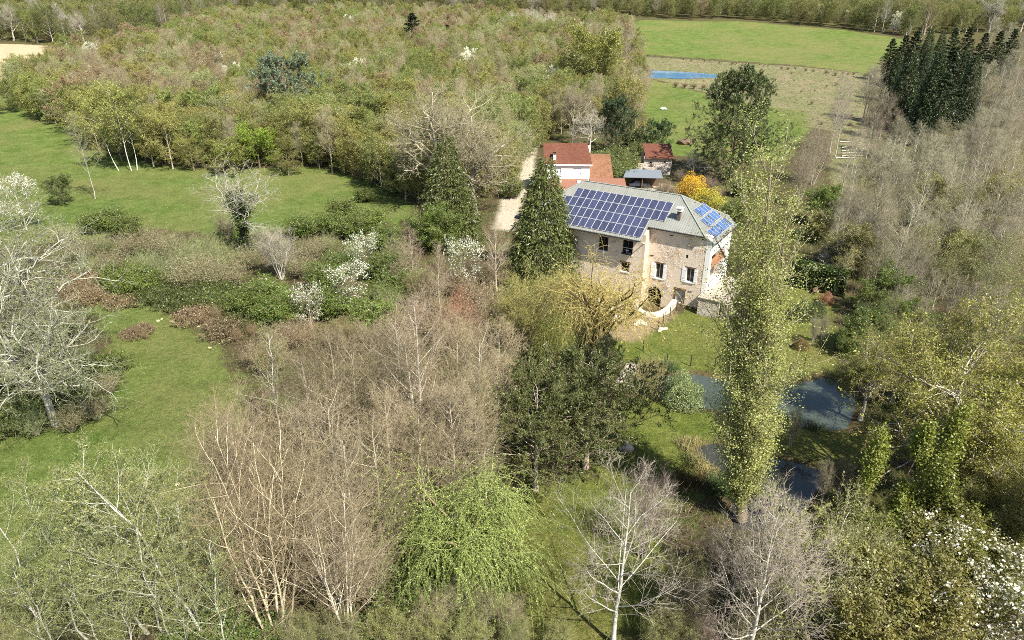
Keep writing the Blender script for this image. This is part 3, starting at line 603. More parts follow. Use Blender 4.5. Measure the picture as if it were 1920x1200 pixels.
M_ALU = simple('pale_aluminium', (.5, .51, .53), .4, .04, metallic=.1)
pm = panel_mesh('solar_panel', 1.0, 1.632, (6, 10), (.027, .032, .07), .2)
pr = panel_mesh('solar_panel', .985, 1.42, (4, 5), (.038, .085, .22), .2)  # hip-end panels: sky reflection put into the cell colour as a brighter blue
cs1 = math.atan(s1); d1 = .085
for r_, (c0, c1) in enumerate([(0, 14), (-2, 14), (-3, 12), (-3, 12)]):
    for c_ in range(c0, c1):
        w_ = (r_+.5)*1.67; v_ = -w_*math.cos(cs1); u_ = (c_+.5)*1.02
        o = link('solar_panel', pm, mill, (u_, v_, fz(v_)+d1)); o.rotation_euler = (cs1, 0, 0)
cs2 = math.atan(s2)
for s0, v0, n in [(2.62, .1, 4), (4.25, -.85, 5), (5.95, -2.3, 7)]:
    for i in range(n):
        sl = s0+.72; u_ = RU1+sl*math.cos(cs2); o = link('solar_panel', pr, mill, (u_, v0+(i+.5)*1.02, ez(u_)+d1))
        o.rotation_euler = (Matrix.Rotation(cs2, 3, 'Y') @ Matrix.Rotation(math.pi/2, 3, 'Z')).to_euler()
# chimney
ch = boxes('chimney', [(15.65, 16.1, -2.3, -1.85, fz(-2.3)-.1, fz(-2.1)+1.15)], M_SOOT, mill)
boxes('chimney_cap', [(15.5, 16.25, -2.45, -1.7, fz(-2.1)+1.15, fz(-2.1)+1.25), (15.6, 15.7, -2.35, -2.25, fz(-2.1)+1.25, fz(-2.1)+1.5), (16.05, 16.15, -2.35, -2.25, fz(-2.1)+1.25, fz(-2.1)+1.5), (15.6, 15.7, -1.9, -1.8, fz(-2.1)+1.25, fz(-2.1)+1.5), (16.05, 16.15, -1.9, -1.8, fz(-2.1)+1.25, fz(-2.1)+1.5), (15.45, 16.3, -2.5, -1.65, fz(-2.1)+1.5, fz(-2.1)+1.6)], M_WHITE, ch)
# windows, shutters, door
def window(u0, u1, z0, z1, v, shut=None, fr=.07, lintel=True, mull=True):
    f = boxes('window', [(u0, u1, v+.2, v+.27, z0, z0+fr), (u0, u1, v+.2, v+.27, z1-fr, z1), (u0, u0+fr, v+.2, v+.27, z0+fr, z1-fr), (u1-fr, u1, v+.2, v+.27, z0+fr, z1-fr)]+([((u0+u1)/2-.025, (u0+u1)/2+.025, v+.2, v+.27, z0+fr, z1-fr)] if mull else []), M_WOOD if not shut else M_SHUT, mill)
    boxes('pane', [(u0+fr, u1-fr, v+.23, v+.245, z0+fr, z1-fr)], M_GLASS, f)
    boxes('sill', [(u0-.12, u1+.12, v-.09, v+.18, z0-.12, z0+.002)], M_SHUT, f)
    if lintel: boxes('lintel', [(u0-.2, u1+.25, v-.04, v+.1, z1+.002, z1+.2)], M_WOOD, f)
    if shut:
        for s_, w_ in ((-1, shut[0]), (1, shut[1])):
            a = u0-w_-.02 if s_ < 0 else u1+.02
            sh_ = boxes('shutter', [(a, a+w_, v-.05, v-.012, z0-.1, z1+.02), (a+.04, a+w_-.04, v-.066, v-.05, z0+.15, z0+.25), (a+.04, a+w_-.04, v-.066, v-.05, z1-.35, z1-.25)], M_SHUT, mill)
window(*win[0], WV, (.62, .42)); window(*win[1], WV, (.55, .42))
for q in winl: window(*q, LV, None, .06, q[3] < zr(-7))
boxes('window_box', [(9.55, 10.95, LV-.3, LV-.1, zr(-6.4), zr(-6.2))], M_IRON, mill)
mb = MB(); bar(mb, (10.2, LV-.05, zr(-6.3)), (10.2, LV-.05, zr(-5.6)), .04); bar(mb, (9.9, LV-.05, zr(-5.85)), (10.5, LV-.05, zr(-5.85)), .04); bar(mb, (9.5, LV-.05, zr(-5.5)), (11., LV-.05, zr(-5.5)), .025)
link('window_rail', mb.mesh('window_rail', [M_SHUT]), mill)
boxes('slit_window', [(17.8, 18.1, WV+.2, WV+.22, zr(-5.9), zr(-5.4))], M_GLASS, mill)
dr = boxes('door', [(17.08, 18.07, WV+.28, WV+.34, zr(-12.2), zr(-10.47))], M_GREY, mill)
boxes('door_frame', [(16.8, 17.05, WV-.03, WV+.2, zr(-12.2), zr(-10.4)), (18.1, 18.3, WV-.03, WV+.2, zr(-12.2), zr(-10.4)), (16.7, 18.4, WV-.06, WV+.2, zr(-10.4), zr(-10.15))], M_WOOD, dr)
boxes('handle', [(17.9, 17.96, WV+.22, WV+.28, zr(-11.4), zr(-11.25))], M_IRON, dr)
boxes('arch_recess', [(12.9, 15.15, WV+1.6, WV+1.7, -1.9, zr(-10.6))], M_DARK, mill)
# brick ring over the arch
mb = MB(); n = 15
for i in range(n):
    a0, a1 = math.pi*i/n+.015, math.pi*(i+1)/n-.015; cx, zc = 14.025, zr(-11.9); rx, rz_ = 1.025, 1.15
    P = [(cx+math.cos(a)*(rx+d), WV-.025, zc+math.sin(a)*(rz_+d)) for a, d in ((a0, .0), (a1, .0), (a1, .26), (a0, .26))]; V = np.array(P+[(x, y+.2, z) for x, y, z in P])
    m_ = MB(); m_.quads(V, np.array([(0, 1, 2, 3), (0, 4, 5, 1), (1, 5, 6, 2), (2, 6, 7, 3), (3, 7, 4, 0)])); link('arch_stone', m_.mesh('arch_stone', [M_STONE2], False), mill)
for u_, v_, z_ in ((19.9, WV, -3.0), (15.6, WV, -3.2), (13.2, LV+1.4, -6.4), (18.9, WV, -10.3)): boxes('iron_tie', [(u_-.25, u_+.25, v_-.05, v_-.005, zr(z_)-.05, zr(z_)+.05)], M_IRON, mill)
# terrace block of rubble stone against the end wall, with steps
tb = boxes('stone_terrace', [(20.7, 23.4, -5.3, 4., -.6, zr(-10.05))], M_STONE2, None, loc=(9.382, 95.67, 0), rz=-.576)
tag(tb, 'rough stone terrace block against the white end wall of the mill', 'terrace'); 
boxes('coping', [(20.6, 23.5, -5.42, -4.9, zr(-10.05), zr(-9.93)), (20.6, 21.1, -4.9, -3.45, zr(-10.05), zr(-9.93)), (21.1, 23.4, -4.9, 3.9, zr(-10.05), zr(-9.97))], M_PAVE, tb)
st = tag(link('garden_steps', None, None, (9.382, 95.67, 0), -.576), 'pale stone garden steps below the terrace block beside the poplar', 'steps')
for i in range(7): boxes('step', [(23.6+.34*i, 23.94+.34*i, -4.9, -3.2, -.4, 1.95-.28*i)], M_PAVE, st)
# low curved white wall round the sunken court
def ribbon_wall(name, pts, h0, h1, w, mat, label, cat, zb=-1.5):
    P = np.array(pts, float); T = np.gradient(P, axis=0); T = nrm(T); N = np.stack([-T[:, 1], T[:, 0]], 1); n = len(P); hh = np.linspace(h0, h1, n)
    V = np.concatenate([np.c_[P-N*w/2, np.full(n, zb)], np.c_[P-N*w/2, hh], np.c_[P+N*w/2, hh], np.c_[P+N*w/2, np.full(n, zb)]])
    i = np.arange(n-1); F = np.concatenate([np.stack([a*n+i, a*n+i+1, b_*n+i+1, b_*n+i], 1) for a, b_ in ((0, 1), (1, 2), (2, 3))]); F = np.concatenate([F, [[0, n, 2*n, 3*n], [n-1, 4*n-1, 3*n-1, 2*n-1]]])
    m = MB(); m.quads(V, F); o = link(name, m.mesh(name, [mat], False)); return tag(o, label, cat)
def smooth_path(pts, k=6):
    P = np.array(pts, float); n = len(P); out = []
    for i in range(n-1):
        p0, p1, p2, p3 = P[max(i-1, 0)], P[i], P[i+1], P[min(i+2, n-1)]
        for t in np.linspace(0, 1, k, endpoint=False): out.append(.5*((2*p1)+(-p0+p2)*t+(2*p0-5*p1+4*p2-p3)*t*t+(-p0+3*p1-3*p2+p3)*t**3))
    return np.array(out+[P[-1]])
ribbon_wall('curved_wall', smooth_path([hit(*p) for p in [(1265, 566), (1256, 578), (1240, 589), (1222, 592), (1204, 588), (1192, 577), (1192, 565)]]), .35, .35, .75, M_LIME_WALL, 'low curved white wall around the sunken court at the mill arch', 'low wall')
ribbon_wall('curved_wall', smooth_path([hit(*p) for p in [(1122, 560), (1128, 572), (1142, 580), (1158, 577), (1168, 568)]]), .25, .25, .6, M_LIME_WALL, 'small pale curved wall under the golden willow left of the court', 'low wall')
# ------------------------------------------------------------------ red roofed house
def tile_mat():
    b = NB('red_roof_tile'); co = b.coord(); br = b.node('ShaderNodeTexBrick'); br.inputs['Scale'].default_value = 2.2; br.inputs['Mortar Size'].default_value = .03
    b.l.new(co, br.inputs['Vector']); br.inputs['Color1'].default_value = (.165, .073, .05, 1); br.inputs['Color2'].default_value = (.11, .043, .03, 1); br.inputs['Mortar'].default_value = (.08, .03, .02, 1)
    n = b.noise(5, 4, .7, co); c = b.mix(b.ramp(n, .3, .7), br.outputs[0], b.mix(1., br.outputs[0], (1.5, 1.4, 1.3), 'MULTIPLY')); c = b.mix(b.ramp(b.noise(1.3, 4, .7, co), .52, .7, 0, .5), c, (.16, .1, .06))
    w = b.node('ShaderNodeTexWave', wave_type='BANDS', bands_direction='X'); w.inputs['Scale'].default_value = 1.6; b.l.new(co, w.inputs[0])
    return b.bsdf(c, .85, b.bump(b.math('ADD', w.outputs['Fac'], br.outputs['Fac']), .6, .06), 0, .15)
M_TILE = tile_mat(); M_TILE2 = simple('orange_roof_tile', (.21, .10, .066), .85, .25, 5, bump=.4)
M_RUST = simple('rusty_corrugated_sheet', (.2, .1, .055), .8, .3, 2.5)
hx, hy, hh_ = hit(1062, 366)[0], hit(1062, 366)[1], 0
house = tag(link('red_roofed_house', None, None, (hx, hy, float(base_h(hx, hy))), -.04), 'white rendered house with red tiled roof behind the mill', 'house')
HW = 4.0
wall('wall', -HW, HW+.5, -.5, 6.3, 0, .35, [(-2.7, -1.3, 4.1, 5.6), (1.2, 2.8, 4.1, 5.6), (-1.9, -1.1, 2.2, 2.9), (2.0, 2.8, 2.2, 2.9)], M_WHITE, house)
prism_obj('wall', [(-HW, .35, -.5), (-HW, 8, -.5), (-HW, 8, 6.3), (-HW, 3.9, 9.3), (-HW, .35, 6.6)], (.35, 0, 0), M_WHITE, house)
prism_obj('wall', [(HW+.5, .35, -.5), (HW+.5, 8, -.5), (HW+.5, 8, 6.3), (HW+.5, 3.9, 9.3), (HW+.5, .35, 6.6)], (-.35, 0, 0), M_WHITE, house)
boxes('wall', [(-HW+.35, HW+.15, 7.65, 8, -.5, 6.3)], M_WHITE, house)
prism_obj('roof', [(-HW-.7, -.25, 6.35), (HW+.9, -.25, 6.35), (HW+.1, 3.9, 9.75), (-HW-.9, 3.9, 9.75)], (0, 0, -.2), M_TILE, house)
prism_obj('roof', [(HW+.1, 3.9, 9.75), (-HW-.9, 3.9, 9.75), (-HW-.7, 8.7, 6.2), (HW+.9, 8.7, 6.2)], (0, 0, -.2), M_TILE, house)
boxes('fascia', [(-HW-.7, HW+.95, -.38, -.27, 6.05, 6.33)], M_WHITE, house)
for q in ((-2.7, -1.3, 4.1, 5.6), (1.2, 2.8, 4.1, 5.6)):
    f = boxes('window', [(q[0], q[1], .2, .25, q[2], q[3])], M_SHUT, house); boxes('roller_shutter', [(q[0]+.08, q[1]-.08, .12, .2, q[2]+.5+.1*i, q[2]+.59+.1*i) for i in range(9)], M_SHUT, f); boxes('sill', [(q[0]-.1, q[1]+.1, -.08, .1, q[2]-.1, q[2]+.002)], M_SHUT, f)
for q in ((-1.9, -1.1, 2.2, 2.9), (2.0, 2.8, 2.2, 2.9)):
    f = boxes('window', [(q[0], q[1], .2, .25, q[2], q[3])], M_GREY, house)
prism_obj('porch_roof', [(-HW+.3, -3.6, 2.1), (HW+.2, -3.6, 2.1), (HW+.2, -.02, 3.35), (-HW+.3, -.02, 3.35)], (0, 0, -.15), M_TILE2, house)
for x in (-HW+.5, 0, HW): boxes('porch_post', [(x-.12, x+.12, -3.4, -3.16, -.4, 2.0)], M_WOOD, house)
for x in (-1.9, 2.0): 
    f = boxes('rooflight', [(x, x+.75, -1.25, -.55, 2.93, 3.25)], M_SHUT, house); boxes('pane', [(x+.1, x+.65, -1.2, -.65, 3.25, 3.28)], M_GREY, f)
cm_ = boxes('chimney', [(-2.9, -2.3, .5, 1.1, 6.6, 8.2)], M_WHITE, house); boxes('chimney_cap', [(-3.0, -2.2, .4, 1.2, 8.2, 8.35), (-2.85, -2.35, .55, 1.05, 8.35, 8.6), (-3.0, -2.2, .4, 1.2, 8.6, 8.72)], M_WOOD, cm_)
# side wing under rusty sheets and lean-to under orange tiles
wg = tag(link('side_wing', None, None, (hx+HW+.7, hy, float(base_h(hx, hy))), -.04), 'low wing with rusty corrugated roof on the side of the white house', 'outbuilding')
boxes('wall', [(0, 4.3, .5, 6.5, -.4, 3.3)], M_WHITE, wg)
mb = MB(); n = 22; xs = np.linspace(-.2, 4.7, 2*n+1); zz = .06*(np.arange(2*n+1) % 2)
V = np.concatenate([np.c_[xs, np.full(len(xs), .1), 3.4+zz], np.c_[xs*.93, np.full(len(xs), 6.9), 6.9+zz]]); i = np.arange(2*n); mb.quads(V, np.stack([i, i+1, i+1+2*n+1, i+2*n+1], 1)); rf_ = link('roof', mb.mesh('roof', [M_RUST], False), wg)
prism_obj('gable', [(4.3, .5, 3.3), (4.3, 6.5, 3.3), (4.3, 6.5, 6.4)], (-.3, 0, 0), M_WHITE, wg)
lt = tag(link('lean_to', None, None, (hx+HW+.6, hy-2.6, float(base_h(hx, hy))), -.04), 'narrow lean-to with orange tiled roof in front of the rusty roofed wing', 'outbuilding')
boxes('wall', [(.1, 6.6, .3, 2.5, -.4, 2.5)], M_WHITE, lt); prism_obj('roof', [(-.1, -.1, 2.4), (7.1, -.1, 2.4), (6.9, 2.7, 3.5), (-.1, 2.7, 3.5)], (0, 0, -.15), M_TILE2, lt)
# stone shed
sx, sy = hit(1233, 322); shed = tag(link('stone_shed', None, None, (sx, sy, float(base_h(sx, sy))), -.05), 'small pale stone shed with dark red tiled roof behind the car shelter', 'shed')
wall('wall', -3.3, 3.0, -.5, 3.3, 0, .4, [(-1.9, -1.5, 1.9, 2.3), (1.2, 1.6, 2.0, 2.4)], M_STONE2, shed); boxes('wall', [(-3.3, -2.9, .4, 4.5, -.5, 3.3), (2.6, 3., .4, 4.5, -.5, 3.3), (-2.9, 2.6, 4.1, 4.5, -.5, 3.6)], M_STONE2, shed)
prism_obj('roof', [(-3.0, -.5, 3.2), (3.3, -.5, 3.2), (3.1, 4.9, 5.4), (-3.3, 4.9, 5.4)], (0, 0, -.18), M_TILE, shed)
boxes('broken_wall', [(-4.6, -3.33, -.6, -.1, -.5, 1.9), (-5.4, -4.62, -.7, -.1, -.5, 1.1), (-3.3, 2.6, -1.1, -.45, -.5, 1.2)], M_STONE2, shed)
# car shelter with a dark car
px_, py_ = hit(1196, 352); cp = tag(link('car_shelter', None, None, (px_, py_, float(base_h(px_, py_))), -.15), 'dark open car shelter with blue grey sheet roof beside the lean-to', 'carport')
prism_obj('roof', [(-3.2, -.6, 2.3), (5., -.3, 2.3), (4.6, 3.2, 3.2), (-2.6, 3.0, 3.2)], (0, 0, -.1), simple('blue_grey_sheet', (.15, .17, .19), .5, .1), cp)
prism_obj('roof', [(-3.2, -.6, 2.2), (-2.6, 3.0, 3.15), (-3.9, 3.0, 1.6)], (.05, 0, -.12), M_IRON, cp)
for x in (-2.9, .8, 4.6): boxes('post', [(x-.09, x+.09, -.2, 0, -.3, 2.3)], M_WOOD, cp)
boxes('back_wall', [(-2.8, 4.6, 2.9, 3.0, -.3, 2.9)], M_WOOD, cp)
car = tag(link('parked_car', None, None, (px_+.2, py_+.9, float(base_h(px_, py_))), .1), 'dark parked car half hidden under the open shelter', 'car')
M_CAR = simple('dark_car_paint', (.03, .035, .05), .25, .1, spec=.6); cb = MB(); pr_ = [(-2.1, .35), (-2.15, .75), (-1.3, .92), (-.75, 1.42), (.75, 1.45), (1.5, .98), (2.05, .9), (2.1, .35)]
prism_obj('body', [(x, -.82, z) for x, z in pr_], (0, 1.64, 0), M_CAR, car); prism_obj('side_window', [(-1.05, -.83, .98), (-.68, -.83, 1.34), (.68, -.83, 1.36), (1.15, -.83, .98)], (0, 1.66, 0), M_GLASS, car)
prism_obj('windscreen', [(.86, -.7, 1.4), (1.44, -.7, 1.03), (1.44, .7, 1.03), (.86, .7, 1.4)], (.03, 0, .03), M_GLASS, car)
for x in (-1.35, 1.35):
    for y in (-.8, .8):
        mb = MB(); tubes(mb, np.array([[(x, y-.1, .33), (x, y-.09, .33), (x, y+.09, .33), (x, y+.1, .33)]]), np.array([[.2, .33, .33, .2]]), 14); link('wheel', mb.mesh('wheel', [M_IRON]), car)
# ------------------------------------------------------------------ plant kinds
kind('alder0', k_alder, 11); kind('alder1', k_alder, 12, H=17, n1=38, l1=.22); kind('alder2', k_alder, 13, H=14, n1=30, l1=.32, ang=(35, 58))
kind('alderd', k_alder, 14, H=15, n2=9, n3=7, n4=4, tt=1.25, l1=.3); kind('alderf', k_alder, 15, H=14, n1=28, n2=8, n3=7, n4=4, tt=1.4, l1=.34, ang=(30, 58))
kind('birch0', k_alder, 21, H=15, n1=24, n2=7, n3=5, n4=2, l1=.27, up=.07, rad=.1, wig=.05, buds=7, low=.3, budsize=.1, ang=(32, 55), lean=(.05, 0))
kind('birch1', k_alder, 22, H=14, n1=22, n2=7, n3=5, n4=2, l1=.3, up=.05, rad=.1, wig=.05, buds=7, low=.28, budsize=.1, ang=(35, 60), lean=(-.04, .03))
kind('lawnbare', k_alder, 25, H=14, n1=18, n2=9, n3=6, n4=3, l1=.42, up=.07, rad=.2, low=.2, ang=(42, 66))
kind('multi0', k_multistem, 31); kind('multi1', k_multistem, 32, ns=12, sp=.42, H=9, buds=2); kind('multi2', k_multistem, 33, ns=7, sp=.25, H=12)
kind('hazel', k_multistem, 34, ns=11, sp=.45, H=8, n1=10, buds=4, budsize=.12)
kind('oakbare', k_oak, 41, H=16, n5=3); kind('oaklich', k_oak, 42, H=17, n1=11, wig=.24, thick=1.0, n4=4, n5=2, rad=.36, buds=2, spread=(30, 78), l1=.8)
kind('oakivy', k_oak, 47, H=14, n1=9, n2=7, n3=5, n4=4, n5=0, wig=.2, thick=.85, ivy=1500, l1=.85, rad=.26, spread=(14, 52), trunk=.6)
kind('oaksmall', k_oak, 44, H=9, n1=8, n2=8, n3=7, n4=5, n5=2, thick=1.1, rad=.2, spread=(25, 70))
kind('bigleaf', k_oak, 45, H=20, n1=13, n2=10, n3=8, n4=5, n5=0, leaf=9, lsize=.17, l1=.72, spread=(20, 75), trunk=.6)
for i in range(4): kind('horn%d' % i, k_leafy, 50+i, H=13, n1=15+i, nl=14, size=.2, l1=.38+.03*i, ang=(32, 70), flat=.85, up=.1)
kind('hornthin', k_leafy, 55, H=13, nl=6, size=.16, ang=(28, 60), up=.12, flat=1); kind('green0', k_leafy, 56, H=9, nl=18, size=.2, l1=.5, low=.06, flat=.8); kind('green1', k_leafy, 57, H=8, nl=14, size=.16, low=.05, l1=.48, stems=3)
kind('birchleaf', k_leafy, 58, H=15, n1=20, nl=8, size=.2, l1=.28, low=.35, up=-.04, rad=.1, ang=(30, 55), flat=1)
kind('cherry', k_leafy, 59, H=11, nl=2, petals=6, psize=.22, size=.14, low=.15, l1=.4, flat=.9); kind('cherrythin', k_leafy, 60, H=10, nl=4, petals=2, psize=.2, size=.16, low=.1, l1=.42, flat=.9)
kind('spruce0', k_cone, 61, w=.30); kind('spruce1', k_cone, 62, H=15, w=.285); kind('spruce3', k_cone, 65, H=18, w=.16, n=5000, size=.42); kind('spruce2', k_spruce, 63, H=18, n1=110, n2=8, nl=9, w=.27, size=.5)
kind('pine0', k_pine, 71, H=20, n1=52, low=.08, l1=.33, nl=26, size=.42, n2=9); kind('pine1', k_pine, 72, H=13, n1=40, low=.12, l1=.42, nl=24, size=.32, n2=9); kind('pine2', k_pine, 73, H=12, n1=30, low=.1, l1=.45, nl=34, size=.38)
kind('poplar', k_poplar, 81); M_GOLD = bark_mat('golden_twig', (.38, .31, .13)); M_LIME = bark_mat('lime_twig', (.21, .245, .085))
kind('willowgreen', k_willow, 82, H=9, n1=14, n2=9, n3=12, nl=34, fall=1.9, size=.085, asp=.5, tw=M_LIME, l1=.9); kind('willowgold', k_willow, 83, H=11, n1=10, n2=8, n3=8, nl=20, size=.11, fall=.95, tw=M_GOLD, spread=(18, 60), trunk=.5, l1=.85, straight=.16)
kind('shrubleaf', k_shrub, 91, H=3); kind('shrubgrey', k_shrub, 92, H=3.4, nl=2, size=.1); kind('shrubbare', k_shrub, 93, H=3.4, nl=0, n2=8); kind('shrubwhite', k_shrub, 94, H=3.4, nl=4, petals=3)
kind('dome', k_dome, 95); kind('dome1', k_dome, 98, H=3.5, n=6000, size=.15, lump=.32); kind('bramble0', k_bramble, 96); kind('bramble1', k_bramble, 97, H=1.2, nl=18, w=2.6)
# colours (leaf or twig, bark)
PINK, GREYT, TAN, LICH, DKB = (.29, .215, .155), (.235, .21, .165), (.36, .295, .19), (.50, .48, .41), (.12, .095, .07)
PALEB = (.46, .43, .36); WHITEB = (.58, .56, .5)
OLIVE, FRESH, YELG, REDB, DKG, MIDG = (.25, .245, .07), (.20, .235, .065), (.25, .27, .055), (.28, .215, .125), (.042, .062, .018), (.09, .135, .03)
def jit(c, k=.12):
    f = random.uniform(1-k, 1+k); return tuple(x*f*random.uniform(.96, 1.04) for x in c)
def at_top(px, py, h): return hit(px, py, h)
